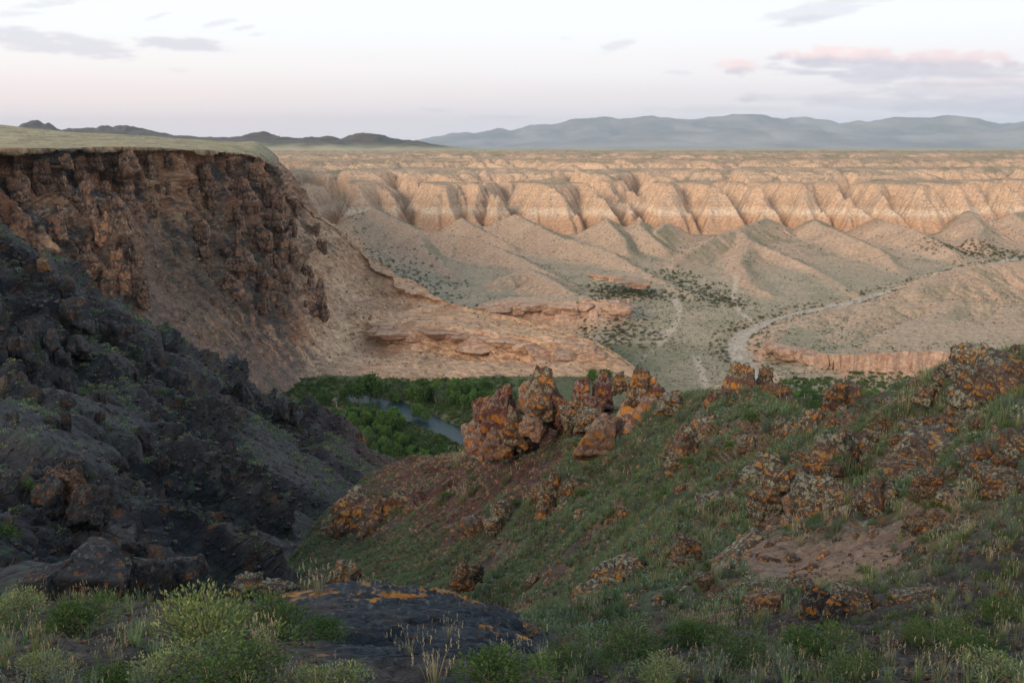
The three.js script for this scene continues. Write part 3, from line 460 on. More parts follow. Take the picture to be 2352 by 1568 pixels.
// ------------------------------------------------------------------ brown cliff across the canyon with its scree and the sandy nose below
// channels after [v, D]: rock (1 cliff, 0 scree), sandy (0 brown, 1 tan), grass
const cliffGround = (() => {
  const C = (u, ...r) => [u, r];
  const cols = [
    C(-420, [270, 1500, 0, 0, 1], [325, 700, 0, 0, 1], [346, 352, .2, 0, 1], [356, 344, 1, 0, .1], [440, 338, 1, 0, 0], [520, 332, .9, 0, 0], [620, 322, .9, 0, 0], [740, 305, .5, 0, 0], [930, 275, .2, 0, 0], [1150, 230, .2, 0, 0]),
    C(-150, [272, 1500, 0, 0, 1], [322, 760, 0, 0, 1], [345, 395, .2, 0, 1], [353, 388, 1, 0, .1], [440, 380, 1, 0, 0], [520, 373, .9, 0, 0], [620, 362, .9, 0, 0], [740, 340, .6, 0, 0], [930, 305, .2, 0, 0], [1150, 255, .2, 0, 0]),
    C(0, [286, 1450, 0, 0, 1], [322, 800, 0, 0, 1], [345, 430, .2, 0, 1], [352, 422, 1, 0, .1], [440, 414, 1, 0, 0], [505, 402, .8, 0, 0], [620, 386, .9, 0, 0], [740, 368, 0.9, 0, 0], [920, 330, 0.6, 0, 0], [1150, 275, .2, 0, 0]),
    C(130, [300, 1450, 0, 0, 1], [323, 850, 0, 0, 1], [343, 470, .2, 0, 1], [350, 461, 1, 0, .1], [430, 456, 1, 0, 0], [480, 424, .6, 0, 0], [600, 408, 1, 0, 0], [740, 396, 0.95, 0, 0], [920, 352, 0.5, 0, 0], [1150, 292, .2, 0, 0]),
    C(270, [308, 1450, 0, 0, 1], [324, 900, 0, 0, 1], [340, 515, .2, 0, 1], [347, 505, 1, 0, .1], [425, 500, 1, 0, 0], [470, 462, .7, 0, 0], [600, 440, 1, 0, 0], [740, 424, 0.8, 0, 0], [920, 380, 0.3, 0, 0], [1150, 315, .0, 0, 0]),
    C(350, [313, 1450, 0, 0, 1], [326, 950, 0, 0, 1], [341, 545, .2, 0, 1], [349, 536, 1, .1, .1], [430, 528, 1, .1, 0], [500, 512, .4, 0, 0], [600, 480, 0.4, 0, 0], [740, 446, 0.15, 0, 0], [920, 400, .0, 0, 0], [1150, 335, .0, 0, 0]),
    C(450, [320, 1450, 0, 0, 1], [329, 1000, 0, 0, 1], [345, 590, .2, 0, 1], [355, 580, 1, .15, .1], [440, 566, 1, .15, 0], [530, 545, .9, .1, 0], [620, 522, 0.9, .1, 0], [750, 478, 0.35, .1, 0], [920, 425, .0, .1, 0], [1150, 355, .0, .1, 0]),
    C(540, [326, 1450, 0, 0, 1], [334, 1000, 0, 0, 1], [351, 640, .2, 0, 1], [362, 628, 1, .1, .3], [440, 608, 1, .2, 0], [530, 588, 1, .15, 0], [630, 566, 1, .1, 0], [760, 512, 0.45, .1, 0], [920, 455, .0, .1, 0], [1150, 375, .0, .1, 0]),
    C(600, [330, 1450, 0, 0, 1], [344, 1000, .2, 0, 1], [364, 685, .5, 0, .6], [378, 670, 1, .1, .2], [450, 645, 1, .2, 0], [540, 622, 1, .2, 0], [640, 596, 1, .15, 0], [770, 540, 0.45, .15, 0], [915, 485, .0, .15, 0], [1150, 390, .0, .1, 0]),
    C(660, [400, 1250, .5, 0.32, .3], [402, 900, .7, 0.32, .2], [418, 730, 1, 0.32, .2], [438, 708, 1, 0.32, .05], [490, 680, 1, 0.42, 0], [570, 650, 1, 0.42, 0], [660, 622, 1, 0.37, 0], [780, 565, 0.5, 0.32, 0], [908, 512, .0, 0.37, 0], [1150, 410, .0, 0.32, 0]),
    C(715, [520, 1050, .6, 0.6, .1], [505, 860, .8, 0.6, .1], [476, 748, 1, 0.6, 0], [490, 735, 1, 0.6, 0], [540, 708, 1, 0.6, 0], [600, 680, 1, 0.6, 0], [690, 645, .9, 0.65, 0], [790, 596, 0.6, 0.6, 0], [895, 530, .1, 0.6, 0], [1150, 420, .0, 0.6, 0]),
    C(775, [640, 930, .6, 0.75, .1], [590, 830, .8, 0.75, .1], [528, 755, 1, 0.75, 0], [540, 745, 1, 0.75, 0], [575, 726, 1, 0.75, 0], [630, 700, 1, 0.8, 0], [700, 662, .9, 0.85, 0], [795, 612, 0.8, 0.85, 0], [888, 538, .2, 0.75, 0], [1150, 425, .0, 0.75, 0]),
    C(860, [720, 850, .6, 0.9, .1], [680, 800, .8, 0.9, .1], [606, 738, 1, 0.9, 0], [614, 730, 1, 0.9, 0], [645, 712, 1, 0.95, 0], [690, 688, 1, 1, 0], [738, 642, 1, 1, 0], [796, 630, 1, 1, 0], [878, 546, .3, 0.9, 0], [1150, 430, .1, 0.9, 0]),
    C(960, [770, 780, .5, 1, .1], [735, 750, .6, 1, .1], [668, 698, .8, 1, 0], [674, 692, .7, 1, 0], [698, 674, .7, 1, 0], [728, 652, .6, 1, 0], [746, 628, 1, 1, 0], [802, 616, 1, 1, 0], [872, 550, .3, .9, 0], [1150, 432, .1, .9, 0]),
    C(1060, [800, 730, .4, 1, .1], [765, 710, .4, 1, .1], [706, 660, .4, 1, .1], [712, 652, .3, 1, .1], [728, 640, .3, 1, .2], [745, 626, .3, 1, .2], [760, 610, 1, 1, 0], [820, 600, 1, 1, 0], [870, 553, .3, .9, 0], [1150, 434, .1, .9, 0]),
    C(1180, [830, 690, .3, 1, .2], [790, 672, .3, 1, .2], [732, 632, .3, 1, .2], [738, 626, .3, 1, .2], [750, 616, .3, 1, .2], [762, 607, .4, 1, .2], [774, 598, 1, 1, 0], [828, 589, 1, 1, 0], [868, 555, .3, .9, 0], [1150, 436, .1, .9, 0]),
    C(1300, [850, 640, .3, 1, .2], [815, 625, .3, 1, .2], [766, 596, .3, 1, .2], [771, 591, .3, 1, .2], [780, 585, .3, 1, .2], [790, 579, .5, 1, .1], [803, 574, .9, 1, 0], [832, 568, .9, 1, 0], [866, 548, .3, .9, 0], [1150, 438, .1, .9, 0]),
    C(1420, [900, 600, .3, 1, .4], [860, 580, .3, 1, .4], [815, 565, .3, 1, .4], [820, 562, .3, 1, .4], [828, 559, .3, 1, .4], [836, 556, .5, 1, .4], [846, 553, .5, 1, .4], [860, 549, .5, 1, .4], [880, 540, .3, .9, .4], [1150, 438, .1, .9, .4]),
    C(1560, [1000, 560, .3, 1, .4], [980, 550, .3, 1, .4], [940, 530, .3, 1, .4], [945, 528, .3, 1, .4], [950, 526, .3, 1, .4], [955, 524, .5, 1, .4], [960, 522, .5, 1, .4], [970, 520, .5, 1, .4], [990, 515, .3, .9, .4], [1200, 438, .1, .9, .4]),
  ];
  const s = makeSheet(cols, [14, 30, 34, 42, 46, 28, 34, 30, 24, 24, 24, 24, 32, 36, 36, 40, 40, 34, 14], [20, 30, 9, 48, 42, 50, 56, 60, 16]);
  const DIP = [.55, .8, .25];
  const g = gridGeometry(s.nx, s.ny, s.place, (x, y, z, n, k) => {
    const rock = s.x(k, 0), sandy = s.x(k, 1), grass = s.x(k, 2);
    const big = 7 * noise(x / 60, y / 48, z / 60) + 10 * noise(x / 130, y / 120, z / 130);
    const steep = rock * (1 - clamp(grass) * .8);
    let d = 0;
    if (steep > .05) {
      const a = x * .82 + y * .34, b = y * .8 - x * .34; // fractures run down to the right
      facet(a / 7.5 + 9, b / 13, z / 7.5, 1.1); const f1 = FO[0], g1 = FO[1]; facet(a / 2.9 + 4, b / 4.4, z / 2.9, 1.1);
      let h = -20 * (blocks(a / 24, b / 40, z / 24, 1.1) + .12) + 7.5 * f1 - 2 * sstep(.1, 0, g1) + 3 * FO[0] - .5 * sstep(.1, 0, FO[1]) + 2.6 * blocks(a / 4 + 4, b / 5.2, z / 4) + .6 * noise(x / 1.3, y / 1.3, z / 1.3);
      if (sandy > .55) { const t = y + .06 * x + 1.5 * noise(x / 20, y / 20, z / 20); h = h * .42 + 2.2 * noise(1, t / 2.4, 2) * sstep(.55, .9, sandy); }
      d += steep * (h + 17 * (ridged(a / 52, b / 130, z / 52, 3) - .5) * (1 - .6 * sandy) + 4 * noise(a / 15, b / 60, z / 15));
    }
    const scree = (1 - rock) * (1 - grass);
    d += scree * (.7 * noise(x / 5, y / 9, z / 5) + .35 * noise(x / 1.7, y / 1.7, z / 1.7) + .9 * (ridged((x * .8 + y * .5) / 26, 0, z / 26, 2) - .5));
    const e = grass > .5 ? .25 : 1; d += big * (1 - clamp(grass)) * .55 + (grass > .2 ? .4 * noise(x / 40, 0, z / 40) : 0);
    const rag = sandy < .3 && grass > .04 && rock > .04 ? (5 * noise(x / 13, 4, z / 13) + 3 * noise(x / 5, 4, z / 5)) * sstep(.04, .2, rock) : 0; z += rag; let yy = y + n[1] * d * (grass > .7 ? 1 : .5); if (grass > .02 && sandy < .3) yy = Math.min(yy, y + .6); return [x + n[0] * d, yy, z + n[2] * d];
  }, (x, y, z, n, k) => {
    const rock = s.x(k, 0), sandy = s.x(k, 1), grass = s.x(k, 2);
    const a = x * .82 + y * .34, b = y * .8 - x * .34;
    const n1 = fbm(a / 24, b / 44, z / 24, 5), n2 = noise(x / 1.9, y / 1.9, z / 1.9), n3 = fbm(a / 8 + 7, b / 14, z / 8, 4), n4 = fbm(x / 70 + 3, y / 70, z / 70, 3);
    facet(a / 7 + 9, b / 11, z / 7, 1); const cell = FO[2];
    let c = mixc([.055, .05, .052], [.30, .155, .092], sstep(-.22, .3, n1 + .5 * (cell - .5) + .3 * n4 + .3 * n2));
    c = mixc(c, [.40, .26, .17], clamp(sstep(.16, .42, n3 + .45 * n4 + .35 * (cell - .5) + .2 * n2) * .8 + sandy * .35));
    c = mixc(c, [.36, .16, .085], sstep(.2, .45, fbm(a / 11 + 31, b / 24, z / 11, 4) + .2 * n2) * .7);
    // buttress of dark rock in the recess
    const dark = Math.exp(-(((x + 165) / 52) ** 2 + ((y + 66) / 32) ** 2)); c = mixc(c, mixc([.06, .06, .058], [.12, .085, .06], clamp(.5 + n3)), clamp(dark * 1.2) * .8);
    const tan = mixc(mixc([.40, .265, .175], [.50, .355, .245], clamp(.5 + n1)), [.36, .20, .14], sstep(.2, .7, n3) * .6);
    c = mixc(c, tan, sstep(.3, .85, sandy + .35 * n3));
    const red = sstep(.0, .55, fbm((x * .86 + y * .62) / 13, 0, z / 60, 3));
    let sc = mixc([.125, .10, .09], [.20, .12, .092], sstep(.15, .85, .4 + .8 * red + .3 * n2));
    sc = mixc(sc, [.09, .085, .08], sstep(.15, .5, noise(x / 22 + 5, y / 40, z / 22)) * .6);
    sc = mixc(sc, mixc([.39, .27, .19], [.33, .24, .16], clamp(.5 + n3)), sstep(.45, .85, sandy + .2 * n1));
    sc = mixc(sc, [.10, .11, .05], sstep(.28, .5, noise(x / 2.3 + 8, y / 2.3, z / 2.3) + .25 * n4) * .7);
    c = mixc(sc, c, sstep(.25, .6, rock + .35 * n3));
    const bush = sstep(.3, .55, noise(x / 3.4, y / 3.4 + 3, z / 3.4) + .35 * n4) * sstep(.35, .7, n[1]); c = mixc(c, [.085, .085, .04], bush * .7 * (1 - sandy * .5));
    const gr = mixc(mixc([.235, .215, .125], [.315, .275, .175], clamp(.5 + 1.2 * fbm(x / 60, 0, z / 22, 4))), [.125, .118, .07], sstep(.12, .4, fbm(x / 30 + 9, 0, z / 30, 5)) * .85);
    c = mixc(c, gr, sstep(.35, .75, grass + .25 * n3) * sstep(.25, .6, n[1] + (grass > .8 ? .3 : 0)));
    return smul(c, 1 + .2 * n2 + .2 * noise(x / .9, y / .9, z / .9));
  }, true);
  groundUV(g, (x, y, z) => [(x - z) * .7 / 34, (y - z * .35) / 34], 1.5);
  structure('cliff', g, tiled(stoneTile, 2.2), 'brown fractured cliff with scree, grassy top and sandy nose');
  return g;
})();

// ------------------------------------------------------------------ dark slope on the near left
const darkGround = (() => {
  const C = (u, ...r) => [u, r]; // rock, scree-grey
  const cols = [
    C(-500, [560, 260, 0], [360, 140, .4], [340, 105, .6], [470, 92, .7], [620, 78, .7], [780, 62, .8], [930, 48, .8], [1080, 36, .8], [1220, 27, 1], [1330, 21, .6], [1480, 17, .4], [1800, 12, .3]),
    C(-200, [640, 280, 0], [460, 150, .4], [432, 116, .6], [540, 103, .7], [670, 88, .6], [810, 70, .8], [950, 54, .7], [1080, 41, .9], [1200, 31, 1], [1300, 25, .5], [1460, 20, .7], [1800, 14, .5]),
    C(-60, [700, 290, 0], [520, 158, .4], [488, 122, .5], [580, 109, .6], [690, 93, .6], [820, 74, .7], [950, 58, .6], [1070, 44, .9], [1180, 34, 1], [1280, 27.5, .5], [1440, 21, .8], [1800, 15, .5]),
    C(60, [760, 300, 0], [580, 166, .4], [550, 129, .5], [630, 116, .5], [720, 101, .6], [835, 80, .7], [955, 62, .6], [1075, 46, .9], [1185, 36, 1], [1270, 29, .5], [1430, 22, .9], [1800, 16, .5]),
    C(180, [810, 310, 0], [670, 174, .5], [640, 136, .8], [705, 122, .6], [780, 106, .7], [870, 87, .7], [975, 67, .7], [1095, 49, 1], [1215, 38, 1], [1275, 31, .5], [1420, 23.5, 1], [1800, 17, .6]),
    C(310, [850, 318, 0], [745, 182, .5], [716, 142, .8], [775, 128, .7], [840, 112, .8], [920, 93, .8], [1010, 73, .9], [1130, 54, 1], [1240, 42, .9], [1290, 33.5, .6], [1415, 25.5, 1], [1800, 18, .7]),
    C(420, [900, 326, 0], [806, 190, .4], [778, 148, .7], [830, 134, .5], [890, 119, .8], [960, 101, 1], [1040, 80, 1], [1150, 60, 1], [1255, 46, 1], [1315, 37, .8], [1420, 28, 1], [1800, 20, .8]),
    C(520, [950, 330, 0], [876, 196, .4], [850, 154, .8], [888, 141, .5], [935, 127, .8], [995, 109, 1], [1070, 88, 1], [1175, 67, 1], [1280, 51, 1], [1340, 42, 1], [1440, 33, 1], [1800, 23, .8]),
    C(610, [990, 330, 0], [932, 200, .5], [906, 160, .9], [936, 148, .6], [978, 134, .2], [1032, 117, .2], [1100, 98, .5], [1195, 77, .8], [1300, 59, .9], [1370, 48, .9], [1470, 38, .8], [1800, 27, .8]),
    C(690, [1020, 325, 0], [966, 205, .5], [936, 168, .9], [962, 156, .7], [1002, 142, .2], [1052, 124, .1], [1115, 106, .1], [1200, 86, .2], [1300, 66, .5], [1390, 54, .5], [1500, 44, .5], [1800, 31, .5]),
    C(765, [1050, 320, 0], [1008, 210, .4], [982, 175, .6], [1003, 163, .6], [1035, 149, .2], [1076, 132, .1], [1130, 114, .1], [1205, 94, .1], [1300, 73, .2], [1400, 60, .3], [1520, 49, .3], [1800, 35, .3]),
    C(850, [1090, 310, 0], [1055, 215, .3], [1033, 182, .4], [1050, 170, .5], [1075, 157, .2], [1108, 140, .1], [1155, 122, .1], [1220, 102, .1], [1310, 80, .1], [1410, 66, .1], [1540, 54, .1], [1800, 39, .1]),
    C(930, [1140, 300, 0], [1105, 218, .2], [1072, 188, .2], [1086, 178, .2], [1105, 166, .1], [1135, 150, .1], [1180, 132, .1], [1240, 112, .1], [1330, 88, .1], [1430, 72, .1], [1560, 58, .1], [1800, 43, .1]),
    C(1100, [1250, 290, 0], [1220, 220, .2], [1200, 195, .2], [1210, 184, .2], [1225, 172, .1], [1250, 156, .1], [1290, 138, .1], [1340, 118, .1], [1410, 94, .1], [1500, 77, .1], [1610, 62, .1], [1800, 48, .1]),
  ];
  const s = makeSheet(cols, [6, 20, 25, 27, 29, 29, 25, 23, 22, 20, 18, 16, 5], [4, 6, 50, 58, 70, 80, 84, 80, 66, 66, 10]);
  const g = gridGeometry(s.nx, s.ny, s.place, (x, y, z, n, k) => {
    const rock = s.x(k, 0), D = -z;
    const a = x * .8 + y * .5, b = y * .75 - x * .45;
    const q = clamp(rock * .95 + 1.0 * fbm(x / 13, y / 13, z / 13, 3)), f = clamp(D / 80, .45, 1.5);
    facet(a / 3.4 + 5, b / 5.4, z / 3.4, 1.1); const f1 = FO[0], g1 = FO[1]; facet(a / 1.3 + 2, b / 1.9, z / 1.3, 1.1);
    const h = -5.5 * (blocks(a / 11, b / 18, z / 11, 1.1) + .3) + 3.0 * f1 - .6 * sstep(.1, 0, g1) + 1.1 * FO[0] + 1.0 * blocks(a / 1.7 + 2, b / 2.3, z / 1.7) + .45 * f * blocks(x / (.62 * f), y / (.7 * f), z / (.62 * f));
    const d = sstep(.2, .7, q) * (h + 4 * (ridged(a / 18, b / 34, z / 18, 3) - .65)) * mix(.28, 1, sstep(22, 85, D)) + (1 - q) * (.22 * noise(x / 1.3, y / 1.3, z / 1.3) + .12 * f * noise(x / (.5 * f), y / (.5 * f), z / (.5 * f)) + .7 * noise(x / 8, y / 8, z / 8));
    return [x + n[0] * d, y + n[1] * d, z + n[2] * d];
  }, (x, y, z, n, k) => {
    const rock = s.x(k, 0);
    const a = x * .8 + y * .5, b = y * .75 - x * .45;
    const q = clamp(rock * .95 + 1.0 * fbm(x / 13, y / 13, z / 13, 3));
    const n1 = fbm(a / 6, b / 16, z / 6, 4), n2 = noise(x / .5, y / .5, z / .5), n3 = fbm(x / 11, y / 11, z / 11, 3), n4 = noise(x / .17, y / .17, z / .17);
    facet(a / 3.4 + 5, b / 4.8, z / 3.4, 1); const cell = FO[2];
    let c = mixc([.017, .021, .028], [.048, .045, .047], sstep(-.2, .3, n1 + .5 * (cell - .5) + .2 * n2));
    c = mixc(c, [.14, .095, .07], sstep(.35, .75, n1 + .4 * n3) * .55);
    c = mixc(c, [.19, .17, .16], sstep(.42, .8, fbm(a / 2.2 + 20, b / 9, z / 2.2, 3)) * .55);
    c = mixc(c, [.15, .06, .02], sstep(.6, .72, fbm(x / 2.1, y / 2.1, z / 2.1 + 40, 3) + .15 * n[1]) * .6);
    let sc = mixc([.032, .035, .042], [.062, .060, .065], clamp(.5 + .6 * n2 + .4 * n4 + .4 * n3));
    c = mixc(sc, c, sstep(.3, .62, q));
    const bush = sstep(.22, .5, fbm(x / 2.6 + 3, y / 2.6, z / 2.6, 3) + .3 * n3) * sstep(.2, .6, n[1] + .15);
    c = mixc(c, [.04, .065, .034], bush * .6 * clamp(.6 + n2));
    const red = Math.exp(-(((x + 16) / 14) ** 2 + ((z + 178) / 22) ** 2)); c = mixc(c, [.10, .042, .038], red * .8);
    return smul(c, 1 + .22 * n2 + .15 * n4);
  }, true);
  groundUV(g, (x, y, z) => [(x * .4 - z * .8) / 13, (y * .9 - x * .6) / 13]);
  structure('rocky_slope', g, tiled(stoneTile, .8), 'dark rocky slope falling to the gully');
  return g;
})();
// ------------------------------------------------------------------ near hillside: the rim we stand on, the gully and the ridge on the right
// channels: red scree, bare earth path, black rock slab
function LOOK(x, y, z, n, s) { const f = noise(x * 9 / s, y * 9 / s, z * 9 / s), b = fbm(x * 3.1 / s + 9, y * 3.1 / s, z * 3.1 / s, 4), e = fbm(x * 2.3 / s + 30, y * 2.3 / s, z * 2.3 / s, 4); let c = mixc([.06, .042, .034], [.13, .085, .062], clamp(.5 + f)); c = mixc(c, mixc([.22, .22, .15], [.30, .29, .22], clamp(.5 + f)), sstep(.0, .26, b + .12 * f) * .8); return mixc(c, [.30, .125, .03], sstep(.28, .42, e + .10 * f) * .85); }
const nearGround = (() => {
  const C = (u, ...r) => [u, r];
  // rows: behind the ridge (3), crest, slope..., gully, hidden bank, edge, foreground..., under the camera
  const cols = [
    C(-7000, [1500, 88, 0, 0], [1480, 64, 0, 0], [1460, 40, 0, 0], [1440, 32, 0, 0], [1440, 27.2, 0, 0], [1440, 24, 0, 0], [1440, 20.8, 0, 0], [1440, 17.6, 0, 0], [1470, 12, 0, 0], [1500, 7.2, 0, 0], [1395, 5.28, 0, 0], [1430, 4.16, 0, 0], [1480, 3.36, 0, 0], [1560, 2.48, 0, 0], [1760, 1.6, 0, 0]),
    C(-2600, [1500, 101.2, 0, 0], [1480, 73.6, 0, 0], [1460, 46, 0, 0], [1440, 36.8, 0, 0], [1440, 31.28, 0, 0], [1440, 27.6, 0, 0], [1440, 23.92, 0, 0], [1440, 20.24, 0, 0], [1470, 13.8, 0, 0], [1500, 8.28, 0, 0], [1395, 6.072, 0, 0], [1430, 4.784, 0, 0], [1480, 3.864, 0, 0], [1560, 2.852, 0, 0], [1760, 1.84, 0, 0]),
    C(-700, [1500, 110, 0, 0], [1480, 80, 0, 0], [1460, 50, 0, 0], [1440, 40, 0, 0], [1440, 34, 0, 0], [1440, 30, 0, 0], [1440, 26, 0, 0], [1440, 22, 0, 0], [1470, 15, 0, 0], [1500, 9, 0, 0], [1395, 6.6, 0, 0], [1430, 5.2, 0, 0], [1480, 4.2, 0, 0], [1560, 3.1, 0, 0], [1760, 2.0, 0, 0]),
    C(-100, [1500, 110, 0, 0], [1480, 80, 0, 0], [1460, 60, 0, 0], [1450, 45, 0, 0], [1450, 38, 0, 0], [1450, 32, 0, 0], [1450, 27, 0, 0], [1450, 22, 0, 0], [1470, 15, 0, 0], [1500, 9, 0, 0], [1402, 6.4, 0, 0], [1434, 5.2, 0, 0], [1480, 4.2, 0, 0], [1560, 3.1, 0, 0], [1760, 2.0, 0, 0]),
    C(250, [1500, 120, 0, 0], [1470, 90, 0, 0], [1450, 65, 0, 0], [1440, 50, 0, 0], [1440, 42, 0, 0], [1440, 35, 0, 0], [1440, 29, 0, 0], [1440, 23, 0, 0], [1460, 15, 0, 0], [1480, 9, 0, 0], [1378, 6.6, 0, 0], [1415, 5.3, 0, 0], [1470, 4.2, 0, 0], [1560, 3.1, 0, 0], [1760, 2.0, 0, 0]),
    C(500, [1440, 130, 0, 0], [1420, 100, 0, 0], [1400, 75, 0, 0], [1390, 60, 0, 0], [1380, 52, 0, 0], [1385, 45, 0, 0], [1400, 38, 0, 0], [1430, 29, 0, 0], [1470, 18, 0, 0], [1490, 10, 0, .2], [1392, 6.6, 0, .3], [1425, 5.3, 0, .2], [1480, 4.2, 0, 0], [1560, 3.1, 0, 0], [1760, 2.0, 0, 0]),
    C(620, [1380, 135, 0, 0], [1360, 110, 0, 0], [1330, 85, 0, 0], [1318, 72, 0, 0], [1322, 62, 0, 0], [1335, 53, 0, 0], [1360, 44, 0, 0], [1410, 33, 0, 0], [1470, 20, 0, 0], [1480, 11, 0, .4], [1372, 7.2, 0, .6], [1412, 5.6, 0, .4], [1475, 4.3, 0, .1], [1560, 3.1, 0, 0], [1760, 2.0, 0, 0]),
    C(720, [1330, 140, 0, 0], [1270, 118, 0, 0], [1222, 96, 0, 0], [1206, 82, 0, 0], [1230, 71, 0, 0], [1268, 60, 0, 0], [1310, 49, 0, 0], [1370, 37, 0, 0], [1460, 22, 0, 0], [1470, 12, 0, .6], [1358, 7.4, 0, .9], [1405, 5.7, 0, .8], [1470, 4.4, 0, .4], [1560, 3.1, 0, .1], [1760, 2.0, 0, 0]),
    C(810, [1260, 145, .2, 0], [1180, 122, .2, 0], [1140, 100, .2, 0], [1112, 86, .2, 0], [1165, 74, .1, 0], [1222, 62, 0, 0], [1280, 51, 0, 0], [1345, 38, 0, 0], [1450, 23, 0, 0], [1460, 12, 0, .8], [1349, 7.5, 0, 1], [1400, 5.8, 0, 1], [1465, 4.5, 0, .8], [1560, 3.15, 0, .6], [1760, 2.0, 0, .2]),
    C(900, [1200, 150, .5, 0], [1120, 125, .6, 0], [1075, 102, .8, 0], [1056, 88, .8, 0], [1095, 76, .6, 0], [1160, 64, .4, 0], [1240, 52, .2, 0], [1325, 39, .1, 0], [1440, 24, 0, 0], [1455, 12, 0, 1], [1347, 7.5, 0, 1], [1400, 5.8, 0, 1], [1465, 4.5, 0, 1], [1560, 3.2, 0, 1], [1760, 2.0, 0, .5]),
    C(1000, [1180, 150, .8, 0], [1090, 122, .9, 0], [1055, 98, 1, 0], [1040, 80, 1, 0], [1070, 70, 1, 0], [1130, 59, .9, 0], [1215, 48, .5, 0], [1315, 37, .2, 0], [1430, 24, 0, 0], [1455, 12, 0, 1], [1355, 7.3, 0, 1], [1405, 5.8, 0, 1], [1470, 4.5, 0, 1], [1560, 3.2, 0, 1], [1760, 2.0, 0, .6]),
    C(1100, [1180, 140, .8, 0], [1090, 108, .8, 0], [1035, 84, 1, 0], [1018, 66, 1, 0], [1050, 59, 1, 0], [1110, 51, .9, 0], [1195, 42, .5, 0], [1300, 33, .2, 0], [1420, 23, 0, 0], [1470, 12, 0, 1], [1388, 6.9, 0, 1], [1425, 5.7, 0, 1], [1480, 4.5, 0, 1], [1560, 3.25, 0, 1], [1760, 2.0, 0, .5]),
    C(1200, [1180, 130, .6, 0], [1080, 96, .7, 0], [1000, 72, .9, 0], [980, 58, 1, 0], [1025, 52, .9, 0], [1095, 44.5, .7, 0], [1185, 36.5, .3, 0], [1285, 29, .1, 0], [1380, 21.5, 0, 0], [1440, 13, 0, .6], [1432, 6.7, 0, 1], [1462, 5.5, 0, .9], [1500, 4.5, 0, .6], [1570, 3.25, 0, .4], [1760, 2.05, 0, .2]),
    C(1300, [1180, 120, .5, 0], [1080, 86, .5, 0], [970, 64, .7, 0], [945, 52, .8, 0], [1000, 46, .5, 0], [1080, 39, .3, 0], [1175, 31.5, .1, 0], [1265, 25, 0, 0], [1350, 18.5, 0, 0], [1410, 12.5, 0, 0], [1458, 8.6, 0, .3], [1490, 6.2, 0, .2], [1525, 4.7, 0, 0], [1590, 3.3, 0, 0], [1760, 2.1, 0, 0]),
    C(1400, [1168, 110, 0.4, 0], [1068, 78, 0.4, 0], [953, 57, 0.5, 0], [928, 46, 0.5, 0], [985.6, 40.5, 0.2, 0], [1063.2, 34.5, 0, 0], [1161.2, 27, 0, 0], [1250, 21.5, 0, 0], [1330, 16, 0, 0], [1395, 11.5, 0, 0], [1450, 8.2, 0, 0], [1488, 6.3, 0, 0], [1530, 4.8, 0, 0], [1595, 3.4, 0, 0], [1760, 2.15, 0, 0]),
    C(1530, [1140, 100, 0.2, 0], [1030, 66, 0.2, 0], [925, 46, 0.2, 0], [900, 38, 0.1, 0], [959, 33.5, 0, 0], [1038, 28.5, 0, 0], [1138, 22.5, 0, 0], [1230, 17.5, 0, 0], [1315, 13.2, 0, 0], [1385, 10, 0, 0], [1442, 7.7, 0, 0], [1485, 6.0, 0, 0], [1530, 4.8, 0, 0], [1600, 3.5, 0, 0], [1760, 2.2, 0, 0]),
    C(1680, [1116, 84, 0, 0], [996, 52, 0, 0], [904, 36, 0, 0], [884, 31, 0, 0], [945.2, 27, 0, 0], [1024.4, 23, 0, 0], [1120.4, 18.2, 0, 0], [1212, 14.2, 0, 0], [1300, 11, .8, 0], [1375, 8.7, .1, 0], [1435, 7.0, 0, 0], [1482, 5.8, 0, 0], [1530, 4.8, 0, 0], [1600, 3.6, 0, 0], [1760, 2.25, 0, 0]),
    C(1820, [1116, 70, 0, 0], [996, 42, 0, 0], [936, 29.5, 0, 0], [921, 26, 0, 0], [965.2, 22.6, 0, 0], [1034.4, 19.2, 0, 0], [1115.4, 15.4, 0, 0], [1200, 12.2, 0, 0], [1290, 9.8, .9, 0], [1365, 8.0, .1, 0], [1428, 6.6, 0, 0], [1478, 5.6, 0, 0], [1530, 4.7, 0, 0], [1600, 3.6, 0, 0], [1760, 2.25, 0, 0]),
    C(1950, [1116, 60, 0, 0], [1016, 36, 0, 0], [961, 25.5, 0, 0], [946, 22.6, 0, 0], [985.2, 19.6, 0, 0], [1044.4, 16.4, 0, 0], [1115.4, 13.4, 0, 0], [1190, 10.8, 0, 0], [1275, 8.9, .9, 0], [1350, 7.5, .2, 0], [1420, 6.3, 0, 0], [1475, 5.4, 0, 0], [1530, 4.6, 0, 0], [1600, 3.6, 0, 0], [1760, 2.25, 0, 0]),
    C(2080, [1034, 52, 0, 0], [954, 30, 0, 0], [909, 21.5, 0, 0], [896, 19.2, 0, 0], [948.8, 16.9, 0, 0], [1013.6, 14.3, 0, 0], [1090.1, 11.9, 0, 0], [1170, 9.8, .5, 0], [1255, 8.2, .7, 0], [1335, 7.0, .1, 0], [1410, 6.0, 0, 0], [1470, 5.2, 0, 0], [1530, 4.5, 0, 0], [1600, 3.6, 0, 0], [1760, 2.25, 0, 0]),
    C(2200, [974, 48, 0, 0], [884, 26, 0, 0], [846, 18.4, 0, 0], [834, 16.4, 0, 0], [898.8, 14.6, 0, 0], [978.6, 12.6, 0, 0], [1065.1, 10.6, 0, 0], [1150, 8.9, .7, 0], [1240, 7.5, 0, 0], [1325, 6.5, 0, 0], [1400, 5.7, 0, 0], [1465, 5.0, 0, 0], [1530, 4.4, 0, 0], [1600, 3.6, 0, 0], [1760, 2.25, 0, 0]),
